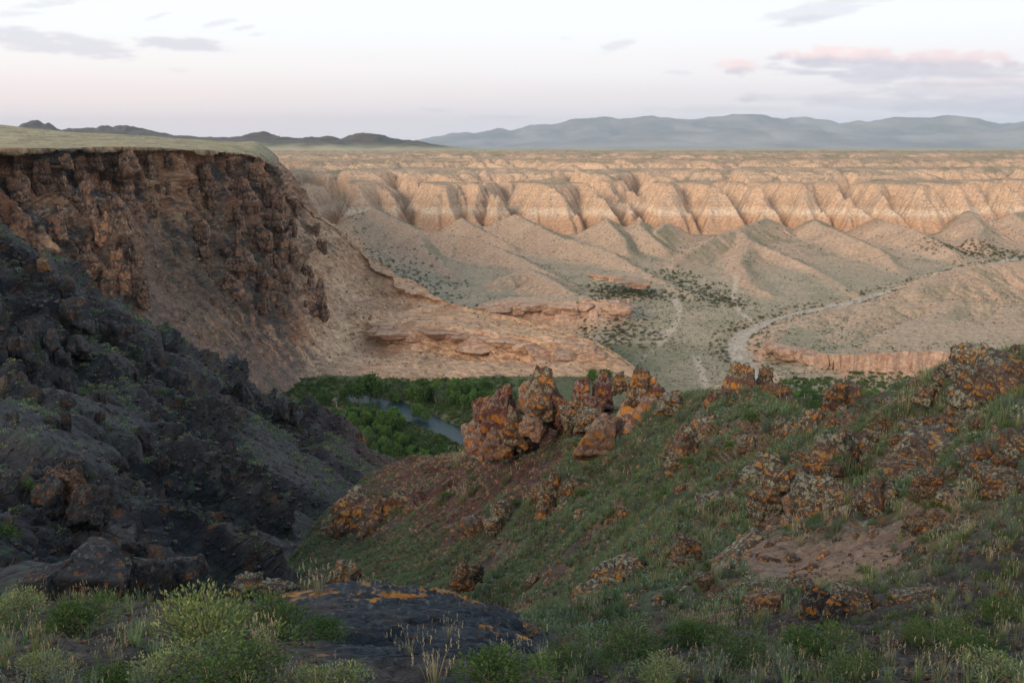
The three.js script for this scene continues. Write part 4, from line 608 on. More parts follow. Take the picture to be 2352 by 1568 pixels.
    C(2360, [922, 44, 0, 0], [842, 24, 0, 0], [810, 16.2, 0, 0], [798, 14.2, 0, 0], [865.4, 12.8, 0, 0], [943.8, 11.2, 0, 0], [1038.3, 9.5, 0, 0], [1130, 8.0, .3, 0], [1225, 6.9, 0, 0], [1315, 6.0, 0, 0], [1395, 5.3, 0, 0], [1462, 4.7, 0, 0], [1530, 4.2, 0, 0], [1600, 3.5, 0, 0], [1760, 2.25, 0, 0]),
    C(2800, [860, 40, 0, 0], [770, 20, 0, 0], [720, 13, 0, 0], [705, 11, 0, 0], [790, 10, 0, 0], [885, 8.8, 0, 0], [990, 7.6, 0, 0], [1095, 6.6, 0, 0], [1200, 5.8, 0, 0], [1295, 5.2, 0, 0], [1385, 4.7, 0, 0], [1458, 4.3, 0, 0], [1530, 3.9, 0, 0], [1600, 3.4, 0, 0], [1760, 2.2, 0, 0]),
    C(4600, [860, 36.8, 0, 0], [770, 18.4, 0, 0], [720, 11.96, 0, 0], [705, 10.12, 0, 0], [790, 9.2, 0, 0], [885, 8.096, 0, 0], [990, 6.992, 0, 0], [1095, 6.072, 0, 0], [1200, 5.336, 0, 0], [1295, 4.784, 0, 0], [1385, 4.324, 0, 0], [1458, 3.956, 0, 0], [1530, 3.588, 0, 0], [1600, 3.128, 0, 0], [1760, 2.024, 0, 0]),
    C(9000, [860, 32, 0, 0], [770, 16, 0, 0], [720, 10.4, 0, 0], [705, 8.8, 0, 0], [790, 8, 0, 0], [885, 7.04, 0, 0], [990, 6.08, 0, 0], [1095, 5.28, 0, 0], [1200, 4.64, 0, 0], [1295, 4.16, 0, 0], [1385, 3.76, 0, 0], [1458, 3.44, 0, 0], [1530, 3.12, 0, 0], [1600, 2.72, 0, 0], [1760, 1.76, 0, 0]),
  ];
  const s = makeSheet(cols, [6, 10, 14, 30, 32, 20, 22, 22, 22, 24, 24, 24, 24, 24, 26, 28, 28, 26, 26, 26, 30, 16, 12, 8], [3, 5, 12, 40, 46, 50, 48, 42, 32, 30, 40, 48, 52, 8]);
  const bare = (k) => { const p = s.x(k, 0); return p; };
  const g = gridGeometry(s.nx, s.ny, s.place, (x, y, z, n, k) => {
    const D = -z, slab = s.x(k, 1);
    let d = (.5 * noise(x / 9, y / 9, z / 9) - .45) * sstep(10, 30, D) + .35 * noise(x / 3, y / 3, z / 3) * sstep(4, 12, D) + .10 * noise(x / .9, y / .9, z / .9) * sstep(3, 9, D) + .03 * noise(x / .25, y / .25, z / .25);
    if (slab > .05) { const a = x * .9 - z * .3, bb = z + x * .35; facet(a / .8, y / .34, bb / .42, 1); let h = FO[0] * .075 - .02 * sstep(.12, 0, FO[1]); facet(a / .26 + 3, y / .12, bb / .13, 1); h += FO[0] * .034 - .008 * sstep(.12, 0, FO[1]); facet(a / .09 + 3, y / .05, bb / .05, 1); h += FO[0] * .018; d = mix(d * .6, h, slab); }
    else { if (D < 12) { facet(x / .12, y / .12, z / .12, 1); d += FO[0] * .03; facet(x / .045, y / .045, z / .045, 1); d += FO[0] * .014; } if (D > 7) { facet(x / 1.4, y / 1.1, z / 1.4, 1); const rk = sstep(.05, .45, fbm(x / 4 + 7, y / 4, z / 4, 3)); d += rk * (FO[0] * .55 * sstep(7, 16, D)); facet(x / .5, y / .42, z / .5, 1); d += (.25 + rk) * FO[0] * .17 * sstep(7, 14, D); } }
    return [x + n[0] * d, y + n[1] * d, z + n[2] * d];
  }, (x, y, z, n, k) => {
    const D = -z, slab = s.x(k, 1);
    let c0 = s.x(k, 0); const lower = D < 16 && x > 1.5;
    const red = lower ? 0 : c0, path = lower ? c0 : 0;
    const sc = D < 9 ? 1 : D < 25 ? 2 : 4;
    const n1 = fbm(x / 3.2, y / 3.2, z / 3.2, 4), n2 = noise(x / (.09 * sc), y / (.09 * sc), z / (.09 * sc)), n3 = fbm(x / 11, y / 11, z / 11, 3), n4 = noise(x / (.3 * sc), y / (.3 * sc), z / (.3 * sc));
    const rk = sstep(.05, .45, fbm(x / 4 + 7, y / 4, z / 4, 3)) * (D > 7 ? 1 : 0);
    let soil = mixc([.048, .034, .027], [.115, .08, .058], clamp(.45 + .6 * n2 + .5 * n4)); if (rk > 0) { const st = LOOK(x, y, z, n, D > 25 ? .9 : .45); soil = mixc(soil, st, rk * .85); }
    let c = soil;
    const veg = clamp(sstep(-.25, .35, n1 + .5 * n3 + .3 * n4 + .12) * (1 - red * .85));
    c = mixc(c, mixc([.038, .06, .026], [.08, .108, .05], clamp(.5 + n4 + .5 * n2)), veg * (D > 7 ? .85 : .4) * (1 - .5 * rk));
    c = mixc(c, mixc([.058, .022, .020], [.115, .044, .034], clamp(.5 + n2 + .5 * n4)), sstep(.3, .7, red + .35 * n1 + .2 * n4));
    c = mixc(c, mixc([.27, .175, .12], [.19, .125, .09], clamp(.5 + n2)), sstep(.3, .65, path + .35 * n1));
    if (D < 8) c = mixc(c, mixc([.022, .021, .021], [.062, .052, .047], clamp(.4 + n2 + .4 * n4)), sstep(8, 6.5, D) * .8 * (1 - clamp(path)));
    const rubble = sstep(.45, .6, noise(x / (.16 * sc) + 9, y / (.16 * sc), z / (.16 * sc))); c = mixc(c, [.20, .165, .14], rubble * .6 * (1 - veg * .7));
    if (slab > .05) {
      const a = fbm(x / .5, y / .2, z / .5, 4);
      let k1 = mixc([.011, .018, .028], [.030, .037, .047], clamp(.45 + a + .4 * n2));
      k1 = mixc(k1, [.085, .06, .05], sstep(.3, .7, fbm(x / .7 + 4, y / .3, z / .7, 3)) * .6);
      const crest = sstep(5.4, 6.9, D);
      const li = fbm(x / .17 + 3, y / .17, z / .17, 5) + .5 * noise(x / .7, y / .7, z / .7); k1 = mixc(k1, mixc([.36, .13, .014], [.42, .19, .03], clamp(.5 + n2)), sstep(.3, .42, li + .7 * crest - .46) * .92);
      k1 = mixc(k1, [.14, .145, .14], sstep(.4, .6, fbm(x / .035 + 13, y / .035, z / .035, 3) + .3 * crest - .12) * .6);
      c = mixc(c, k1, sstep(.25, .6, slab + .3 * n4));
    }
    return smul(c, 1 + .2 * n2);
  }, true);
  g.userData.slab = k => s.x(k, 1); g.userData.bare = k => s.x(k, 0);
  groundUV(g, (x, y, z) => [x / 2.6, (-z + y * .8) / 2.6]);
  structure('hillside', g, tiled(grainTile, .06), 'near hillside with gully and grassy ridge');
  return g;
})();

// the hill behind the viewpoint, out of the picture: it keeps the evening sun off the near slopes
{
  const g = gridGeometry(140, 120, (i, j) => { const x = mix(-330, 200, i / 139), z = mix(-2.35, 330, (j / 119) ** 1.4); const r = Math.hypot(x + 60, z * .9); let y = -1.66 - .02 * Math.abs(z) + 20 * sstep(2, 62, z - .25 * x - 1) - .2 * clamp(-x - 40, 0, 200) * sstep(60, 0, z); return [x, y + 2.5 * fbm(x / 30, 0, z / 30, 3) * sstep(3, 30, z), z]; }, null, (x, y, z) => mixc([.12, .10, .06], [.09, .10, .05], clamp(.5 + fbm(x / 8, y / 8, z / 8, 3))), true);
  structure('hill', g, earthMat, 'grassy hill behind the viewpoint');
}
const findNear = finder(nearGround), findDark = finder(darkGround), findCliff = finder(cliffGround), findValley = finder(valleyGround);
// ------------------------------------------------------------------ rocks
function rockGeometry(sd, detail, o = {}) { // an angular boulder about 1 m in radius: a ball cut by planes, then roughened
  seed(sd);
  const planes = [], np = o.planes || 15;
  const unit = () => { let x, y, z, l; do { x = rr(-1, 1); y = rr(-1, 1); z = rr(-1, 1); l = Math.hypot(x, y, z); } while (l > 1 || l < .1); return [x / l, y / l, z / l]; };
  for (const s of [-1, 1]) for (let k = 0; k < 3; k++) { const q = unit().map(v => v * .42); q[k] += s; const l = Math.hypot(...q); planes.push([...q.map(v => v / l), rr(.58, .82)]); }
  for (let i = 6; i < np; i++) planes.push([...unit(), rr(.66, 1.0)]);
  if (o.flat) planes.push([0, 1, 0, .8], [0, -1, 0, .8]);
  let g = new THREE.IcosahedronGeometry(1, detail); g.deleteAttribute('uv'); g.deleteAttribute('normal'); g = mergeVertices(g, 1e-4);
  const p = g.attributes.position, s = o.s || [1, 1, 1], off = sd * 7.31, taper = o.taper || 0, lean = o.lean || 0, rough = o.rough ?? 1, bed = o.bed || 0;
  for (let i = 0; i < p.count; i++) {
    let x = p.getX(i), y = p.getY(i), z = p.getZ(i), r = 1.35;
    for (const q of planes) { const d = q[0] * x + q[1] * y + q[2] * z; if (d > .05) { const t = q[3] / d; if (t < r) r = t; } }
    r *= 1 + rough * (.06 * fbm(x * 2.1 + off, y * 2.1, z * 2.1, 3) + .03 * noise(x * 9 + off, y * 9, z * 9) + .018 * noise(x * 21, y * 21 + off, z * 21));
    facet(x * 1.9 + off, y * 1.9, z * 1.9, 1); r += rough * (.20 * FO[0] - .07 * sstep(.12, 0, FO[1])); facet(x * 4.6 + off, y * 4.6, z * 4.6, 1); r += rough * (.075 * FO[0] - .03 * sstep(.12, 0, FO[1]));
    if (bed) r += bed * noise(3, (y + .2 * noise(x * 2, y, z * 2 + off)) * 7 + off, 1);
    x *= r; y *= r; z *= r;
    const t = (y + 1) / 2, k = 1 - taper * clamp(t);
    p.setXYZ(i, (x * k + lean * t) * s[0], y * s[1], z * k * s[2]);
  }
  g.computeVertexNormals(); return g;
}
// lichen and stone colours; scale = metres per unit of the geometry
const LOOKS = {}, MATS = {};
{
  // stone a..b, crust of grey-green lichen, spots of orange lichen
  const look = (name, a, b, crust, cw, ow, o1 = [.38, .135, .018], o2 = [.47, .21, .035], bump = .05) => {
    const t = tile(512, (u, v) => {
      const g = pfbm(u * 2, v * 2, 2, 3), s = pfbm(u * 5, v * 5, 5, 5, .6), f = pn(u * 60, v * 60, 60), l = pfbm(u * 7 + .5, v * 7, 7, 6, .66), e = pfbm(u * 5, v * 5 + .5, 5, 6, .68); pvor(u * 5, v * 4, 20); const A = pvor(u * 5, v * 5, 5), ga = PV[1], B = pvor(u * 14, v * 14, 14), gb = PV[1];
      let c = mixc(a, b, clamp(.5 + s + .35 * f));
      const kc = sstep(.22, .42, l + .5 * g + .15 * f + cw) * .88; c = mixc(c, smul(crust, 1 + .3 * f + .25 * s), kc);
      const ko = sstep(.40, .52, e - .6 * g + .15 * f + ow) * .92; c = mixc(c, mixc(o1, o2, clamp(.5 + f + .6 * s)), ko);
      return [...c, .5 + .3 * A + .14 * B + .1 * s - .12 * sstep(.07, 0, ga) - .05 * sstep(.08, 0, gb) + .03 * kc];
    });
    MATS[name] = new THREE.MeshStandardMaterial({ vertexColors: true, roughness: .95, metalness: 0, map: t.map, bumpMap: t.bumpMap, bumpScale: bump, side: THREE.DoubleSide });
  };
  look('lichen', [.05, .037, .030], [.115, .08, .06], [.27, .275, .19], .06, -.22);
  look('orange', [.06, .036, .028], [.125, .07, .048], [.25, .235, .155], -.06, -.08);
  look('red', [.07, .028, .024], [.14, .06, .047], [.26, .19, .15], -.08, -.12, [.33, .115, .018], [.42, .185, .04]);
  look('pink', [.13, .068, .052], [.235, .14, .108], [.30, .25, .19], .05, -.14);
  look('black', [.022, .023, .026], [.058, .049, .045], [.19, .19, .165], -.16, -.14);
  look('dark', [.019, .022, .028], [.05, .047, .049], [.11, .11, .105], -.28, -.34, [.15, .06, .02], [.2, .09, .03], .14);
  look('brown', [.055, .037, .03], [.135, .085, .062], [.20, .19, .135], -.2, -.2);
  look('rust', [.05, .042, .042], [.28, .145, .088], [.40, .265, .175], -.08, -.3, [.30, .14, .07], [.36, .19, .1], 1.6);
  look('sand', [.33, .205, .145], [.47, .335, .25], [.50, .39, .30], -.1, -.15, [.27, .155, .11], [.33, .19, .135], .9);
}
// rocks keep their shape's normals; each face takes the tile from the side it looks to; S = metres a tile spans
function dressRock(g, S, tone = 1) {
  const h = g.index ? g.toNonIndexed() : g, p = h.attributes.position.array, n = p.length / 3, uv = new Float32Array(n * 2), c = new Float32Array(n * 3), o = rr(0, 7);
  for (let t = 0; t < n; t += 3) { const i = t * 3, ux = p[i + 3] - p[i], uy = p[i + 4] - p[i + 1], uz = p[i + 5] - p[i + 2], vx = p[i + 6] - p[i], vy = p[i + 7] - p[i + 1], vz = p[i + 8] - p[i + 2], nx = Math.abs(uy * vz - uz * vy), ny = Math.abs(uz * vx - ux * vz), nz = Math.abs(ux * vy - uy * vx); for (let k = 0; k < 3; k++) { const x = p[i + k * 3], y = p[i + k * 3 + 1], z = p[i + k * 3 + 2], q = (t + k) * 2; if (nx > ny && nx > nz) { uv[q] = z / S + o; uv[q + 1] = y / S + o; } else if (ny > nz) { uv[q] = x / S + o; uv[q + 1] = z / S; } else { uv[q] = x / S + o; uv[q + 1] = y / S + o; } const m = tone * (1 + .25 * noise(x * 1.3 / S + o, y * 1.3 / S, z * 1.3 / S)), w = (t + k) * 3; c[w] = m; c[w + 1] = m; c[w + 2] = m; } }
  h.setAttribute('uv', new THREE.BufferAttribute(uv, 2)); h.setAttribute('color', new THREE.BufferAttribute(c, 3)); return h;
}
const rockMat = groundMat(.95);
let rockSeed = 100;
// an outcrop: lumps [u, v top, v foot, width px, distance, look, options] become its rocks
function outcrop(label, lumps, name = 'rock_outcrop', category = 'rock outcrop', group) {
  const base = P(lumps[0][0], lumps[0][2], lumps[0][4]);
  const t = new THREE.Group(); t.name = numbered(name); t.position.set(...base); tag(t, label, category, group);
  for (const [u, v0, v1, w, D, look, o = {}] of lumps) {
    const a = P(u, v0, D), b = P(u, v1, D), hgt = a[1] - b[1], rx = w / F * D / 2, ry = hgt * (o.sink || .62);
    let g = rockGeometry(++rockSeed, o.detail || (w > 90 ? 13 : 10), { ...o, s: [rx, ry, rx * (o.deep || .95)] });
    { g.computeBoundingBox(); const b = g.boundingBox, kx = 2.14 * rx / (b.max.x - b.min.x), ky = 2 * ry / (b.max.y - b.min.y); g.translate(-(b.max.x + b.min.x) / 2, -(b.max.y + b.min.y) / 2, 0); g.scale(kx, ky, kx); g.computeVertexNormals(); }
    g = dressRock(g, Math.max(rx, ry) * 1.5, .85 + .3 * ((rockSeed * 37 % 17) / 17));
    const m = new THREE.Mesh(g, MATS[look]); m.name = 'rock'; if (o.turn) m.rotation.z = o.turn; if (o.yaw) m.rotation.y = o.yaw;
    m.position.set(a[0] - base[0], a[1] - ry - base[1], a[2] - base[2] - (o.back || 0)); t.add(m);
  }
  if (lumps.length === 1) { const m = t.children[0]; m.position.add(t.position); m.name = t.name; m.userData = t.userData; scene.add(shadows(m)); return m; }
  scene.add(shadows(t)); return t;
}
outcrop('tall orange lichened crag with pointed peak above the river bend', [
  [1258, 834, 965, 104, 50, 'orange', { taper: .55, planes: 13 }], [1238, 895, 962, 84, 48.5, 'orange', { taper: .2 }], [1292, 905, 968, 62, 48.5, 'red', {}],
  [1150, 882, 1012, 98, 52, 'red', { taper: .35, lean: .15 }], [1186, 930, 1022, 76, 50.5, 'orange', { taper: .3 }], [1094, 934, 1014, 44, 53.5, 'red', { taper: .4 }], [1088, 962, 1040, 58, 52.5, 'pink', { taper: .2 }], [1140, 972, 1040, 84, 51, 'pink', { taper: .3 }],
  [1226, 950, 1000, 70, 48, 'pink', {}], [1108, 905, 975, 50, 54, 'red', { taper: .3 }], [1210, 870, 950, 60, 52, 'pink', { taper: .4 }]]);
outcrop('broken row of red-brown orange-spotted rocks right of the pointed peak', [
  [1336, 862, 945, 50, 49, 'red', { taper: .5 }], [1330, 900, 965, 62, 48, 'orange', { taper: .25 }], [1386, 852, 935, 56, 50, 'red', { taper: .4 }], [1362, 905, 962, 56, 47.5, 'red', {}], [1308, 930, 980, 50, 47, 'lichen', {}], [1352, 935, 985, 70, 46.5, 'lichen', {}]]);
outcrop('leaning pink-grey slab rising to two orange knobs', [
  [1425, 862, 1040, 175, 40, 'pink', { taper: .66, lean: .4, planes: 9, rough: .6, deep: .7 }], [1372, 950, 1045, 110, 39, 'pink', { taper: .6, lean: .5, rough: .55, deep: .7 }], [1464, 843, 915, 66, 40, 'orange', { taper: .45 }], [1504, 872, 935, 62, 40, 'red', { taper: .2 }], [1424, 852, 900, 36, 40.5, 'orange', { taper: .4 }], [1470, 900, 1000, 120, 39.5, 'pink', { taper: .5, lean: .3, rough: .6, deep: .7 }]]);
outcrop('dark crag with split orange top on the middle of the ridge', [
  [1694, 828, 925, 84, 31, 'orange', { taper: .4 }], [1756, 838, 918, 62, 31.5, 'orange', { taper: .45 }], [1724, 872, 940, 70, 31, 'brown', {}], [1780, 872, 962, 92, 30, 'brown', { taper: .2 }], [1652, 890, 958, 56, 30, 'red', { taper: .2 }], [1690, 912, 972, 74, 29, 'orange', {}], [1738, 905, 985, 58, 28.5, 'lichen', { taper: .2 }], [1716, 880, 935, 60, 30.5, 'red', {}]]);
outcrop('brown rock face with grey lichen below the split crag', [
  [1604, 952, 1068, 118, 27.5, 'lichen', { taper: .3 }], [1570, 985, 1070, 70, 27, 'brown', {}], [1650, 975, 1050, 90, 27, 'brown', { taper: .2 }], [1560, 1040, 1085, 70, 26.5, 'lichen', {}]]);
outcrop('two square dark blocks standing on the ridge in front of the trees', [
  [1914, 876, 950, 58, 23, 'orange', { flat: 1, planes: 9, rough: .6 }], [1958, 878, 952, 62, 23.2, 'brown', { flat: 1, planes: 9, rough: .6 }], [1902, 946, 1000, 70, 22.4, 'orange', {}], [1965, 930, 985, 96, 22.5, 'lichen', { flat: 1 }], [1930, 985, 1025, 60, 22, 'brown', {}], [2010, 945, 990, 70, 22.5, 'lichen', {}]]);
outcrop('orange lichened knob with overhanging face in the gully slope', [
  [1278, 1085, 1205, 84, 37, 'orange', { taper: .35 }], [1316, 1092, 1180, 66, 36, 'lichen', { taper: .3 }], [1252, 1130, 1215, 54, 36, 'orange', {}], [1296, 1150, 1215, 60, 35.2, 'lichen', {}], [1240, 1110, 1150, 46, 37.5, 'orange', {}]]);
outcrop('broad orange lichened bluff above the dark gully mouth', [
  [818, 1128, 1240, 138, 66, 'orange', { taper: .25 }], [906, 1122, 1235, 116, 63, 'orange', { taper: .2 }], [764, 1172, 1250, 90, 68, 'lichen', { taper: .2 }], [860, 1160, 1250, 100, 62, 'brown', {}], [944, 1150, 1225, 60, 61, 'brown', {}]], 'rock_bluff', 'rock bluff');
outcrop('small rounded mossy bluff at the bottom of the gully', [[560, 1310, 1390, 84, 36, 'lichen', {}], [640, 1335, 1390, 90, 33, 'lichen', {}], [790, 1290, 1370, 110, 42, 'lichen', { taper: .2 }]], 'rock_bluff', 'rock bluff');
outcrop('large pale lichened boulder with orange streaked face', [
  [1926, 972, 1112, 140, 15.8, 'lichen', { taper: .25, deep: .8 }], [1985, 985, 1090, 100, 16.2, 'lichen', { taper: .2 }], [1900, 1015, 1120, 80, 15.4, 'orange', {}]]);
outcrop('grey-green lichened outcrop with a black crack above the earth path', [
  [1795, 1060, 1150, 110, 14.2, 'lichen', { taper: .2 }], [1760, 1110, 1190, 80, 13.4, 'lichen', {}], [1890, 1095, 1200, 150, 12.2, 'lichen', { taper: .25 }], [1960, 1120, 1195, 90, 12, 'brown', {}], [1865, 1165, 1225, 70, 11.6, 'orange', {}], [1955, 1175, 1220, 60, 11.4, 'lichen', {}], [1830, 1130, 1190, 60, 13, 'pink', {}]]);
outcrop('stack of thin slabs with orange undersides beside bare earth', [
  [2090, 1040, 1085, 130, 11.6, 'lichen', { flat: 1, rough: .5 }], [2070, 1062, 1098, 110, 11.3, 'orange', { flat: 1, rough: .5 }], [2110, 1078, 1112, 90, 11.0, 'lichen', { flat: 1, rough: .5 }], [2150, 1058, 1105, 70, 11.3, 'brown', { turn: -.4 }], [2175, 1095, 1125, 50, 10.8, 'brown', { turn: -.5 }]]);
outcrop('jagged upright lichened rocks at the right edge', [
  [2220, 1082, 1150, 60, 9.9, 'orange', { taper: .3 }], [2275, 1075, 1160, 80, 9.8, 'lichen', { taper: .3 }], [2310, 1070, 1130, 46, 9.8, 'orange', { taper: .3 }], [2215, 1130, 1180, 120, 9.4, 'lichen', {}], [2250, 1150, 1185, 100, 9.1, 'orange', { flat: 1 }]]);
outcrop('grey lichened rocks with a bright orange top near the right edge of the path', [
  [2145, 1175, 1235, 80, 8.8, 'orange', { taper: .2 }], [2105, 1180, 1240, 64, 8.9, 'lichen', {}], [2210, 1190, 1270, 110, 8.4, 'lichen', { taper: .2 }], [2260, 1200, 1280, 90, 8.2, 'orange', {}], [2190, 1240, 1300, 120, 8.0, 'brown', {}], [2110, 1250, 1310, 60, 8.1, 'black', { turn: .5 }]]);
outcrop('highest lichened rock mass on the ridge at the right edge', [
  [2240, 790, 880, 130, 15.8, 'lichen', { taper: .25 }], [2180, 830, 900, 110, 16.2, 'lichen', { taper: .3 }], [2310, 800, 880, 90, 15, 'orange', { taper: .2 }], [2360, 790, 890, 90, 14.6, 'orange', {}], [2330, 860, 950, 130, 13.6, 'lichen', {}], [2270, 870, 945, 90, 14, 'orange', {}], [2350, 925, 985, 110, 12.8, 'lichen', {}], [2135, 862, 930, 80, 17.5, 'lichen', { taper: .3 }]]);
outcrop('middle lichened ledge below the highest rocks', [
  [2235, 935, 1000, 90, 13.4, 'lichen', {}], [2290, 930, 1000, 110, 13, 'lichen', {}], [2180, 950, 1010, 80, 14, 'brown', {}], [2090, 905, 965, 90, 17.2, 'lichen', {}], [2055, 930, 1000, 80, 17.4, 'orange', { taper: .2 }], [2110, 950, 1010, 80, 15.6, 'lichen', {}]]);
outcrop('two tilted dark slabs leaning together in the grass', [
  [1878, 1330, 1440, 70, 6.5, 'black', { flat: 0, planes: 8, rough: .5, deep: .45, lean: .35, taper: .3 }], [1945, 1340, 1425, 110, 6.4, 'lichen', { planes: 9, rough: .6, lean: .3 }], [1915, 1360, 1430, 60, 6.2, 'black', { planes: 8, rough: .5, lean: .6, deep: .5 }], [1985, 1350, 1405, 70, 6.5, 'brown', {}]]);
outcrop('orange topped rounded boulder on the left end of the path', [[1588, 1232, 1300, 80, 12.4, 'orange', {}]], 'boulder', 'boulder');
outcrop('white-grey boulder below the rounded orange boulder', [[1574, 1272, 1322, 78, 11.8, 'lichen', {}]], 'boulder', 'boulder');
outcrop('long pale grey slab lying along the upper edge of the earth path', [[1730, 1222, 1300, 170, 11.2, 'lichen', { flat: 1, rough: .5, turn: .42, planes: 8 }]], 'boulder', 'boulder');
outcrop('short dark slab tipped toward the gully in the lower grass', [[1668, 1395, 1445, 88, 6.9, 'black', { rough: .5, planes: 9, turn: .35, deep: .6 }]], 'boulder', 'boulder');
outcrop('flat orange edged slab in grass above the short dark slab', [[1760, 1358, 1398, 100, 7.3, 'orange', { flat: 1, rough: .5, turn: .12 }]], 'boulder', 'boulder');
outcrop('long low lichened slab right of the leaning slabs', [[2110, 1358, 1392, 110, 6.3, 'lichen', { flat: 1, rough: .5, turn: .15 }]], 'boulder', 'boulder');
outcrop('mossy grey rock bank at the lower lip of the gully', [[1330, 1392, 1462, 120, 11, 'lichen', { taper: .2 }], [1420, 1400, 1455, 110, 10.4, 'lichen', {}], [1500, 1418, 1462, 100, 9.6, 'pink', {}], [1260, 1420, 1470, 60, 10.8, 'brown', {}], [1360, 1340, 1400, 120, 13.6, 'lichen', { taper: .2 }]], 'rock_bank', 'rock bank');
outcrop('orange streaked ledge left in the gully slope', [[1062, 1292, 1352, 60, 29, 'orange', { taper: .2 }], [1090, 1288, 1330, 44, 30, 'lichen', {}]], 'rock_ledge', 'rock ledge');
outcrop('pale lichened ledge left of the orange knob', [[1152, 1150, 1210, 56, 40, 'lichen', { taper: .2 }], [1130, 1185, 1225, 44, 39, 'lichen', {}]], 'rock_ledge', 'rock ledge');
outcrop('dark knob with a rusty top on the left slope', [[150, 1075, 1195, 110, 46, 'rust', { taper: .25 }], [110, 1090, 1190, 70, 45, 'dark', {}], [200, 1110, 1200, 90, 44, 'dark', { taper: .2 }]], 'rock_outcrop', 'rock outcrop');
outcrop('smooth blue-black rock face at the foot of the left slope', [[200, 1262, 1400, 200, 25, 'dark', { rough: .45, planes: 9 }], [110, 1285, 1410, 130, 24.5, 'dark', { rough: .45, planes: 9 }], [330, 1275, 1400, 110, 26, 'dark', { rough: .6 }], [415, 1270, 1400, 130, 27, 'dark', { rough: .6, taper: .2 }]], 'rock_outcrop', 'rock outcrop');
outcrop('dark pointed crag on the left slope above the scree', [[470, 1035, 1150, 60, 80, 'dark', { taper: .5 }], [520, 1060, 1160, 50, 78, 'dark', { taper: .5 }], [430, 1060, 1160, 60, 78, 'dark', { taper: .3 }]], 'rock_outcrop', 'rock outcrop');
outcrop('dark crag where the left slope meets the green river trees', [[640, 912, 962, 50, 160, 'dark', { taper: .3 }], [600, 905, 955, 44, 158, 'dark', { taper: .3 }], [672, 920, 965, 40, 162, 'dark', { taper: .35 }]], 'rock_outcrop', 'rock outcrop');
outcrop('squat reddish stub rock at the end of the left slope', [[828, 990, 1040, 30, 178, 'brown', { taper: .15 }]], 'boulder', 'boulder');
outcrop('brown slab boulder stuck in the grey scree', [[708, 1118, 1162, 62, 112, 'brown', { turn: -.45, flat: 1 }]], 'boulder', 'boulder');
outcrop('orange boulder on the dark slope near the left edge', [[98, 590, 620, 28, 118, 'orange', {}]], 'boulder', 'boulder');
// sandstone ledges
const blocksAlong = (pts, n, h, look, D) => { const out = []; for (let i = 0; i < n; i++) { const t = (i + .5) / n * (pts.length - 1), k = Math.min(Math.floor(t), pts.length - 2), f = t - k, u = mix(pts[k][0], pts[k + 1][0], f), v = mix(pts[k][1], pts[k + 1][1], f), d = mix(pts[k][2], pts[k + 1][2], f), w = (pts[pts.length - 1][0] - pts[0][0]) / n * (1.5 + (i * 53 % 7) / 5); const hh = h * (.7 + .6 * ((i * 37 % 11) / 11)); out.push([u, v, v + hh, w, d, look, { flat: 1, rough: .55, planes: 10, bed: .05, deep: .8, detail: 7 }]); } return out; };
outcrop('long pink sandstone ledge above the river trees', blocksAlong([[850, 752, 642], [960, 748, 632], [1060, 760, 614], [1180, 774, 602], [1280, 796, 584]], 9, 24, 'sand'), 'rock_ledge', 'rock ledge');
outcrop('short tumbled sandstone blocks at the tip of the sandy nose', [[1300, 800, 830, 60, 574, 'sand', { flat: 1, rough: .5, bed: .05 }], [1350, 790, 820, 60, 572, 'sand', { rough: .5 }], [1340, 815, 842, 50, 568, 'sand', { rough: .5 }], [1380, 806, 836, 36, 564, 'sand', { rough: .5 }]], 'rock_ledge', 'rock ledge');
outcrop('upper pink sandstone ledge at the foot of the tan hills', blocksAlong([[1100, 700, 706], [1180, 694, 705], [1260, 692, 700], [1340, 694, 698], [1425, 688, 700]], 9, 20, 'sand'), 'rock_ledge', 'rock ledge');
outcrop('small sandstone ledge among green bushes in the side valley', blocksAlong([[1350, 626, 838], [1420, 632, 820], [1480, 652, 798]], 5, 13, 'sand'), 'rock_ledge', 'rock ledge');
outcrop('pink sandstone cliff below the right hill', [...blocksAlong([[1765, 786, 612], [1830, 800, 600], [1890, 812, 592], [1960, 820, 586], [2040, 815, 584], [2110, 816, 582]].map(([u, v, D]) => [u, v - 2, D - 12]), 9, 26, 'sand')], 'rock_ledge', 'rock ledge');
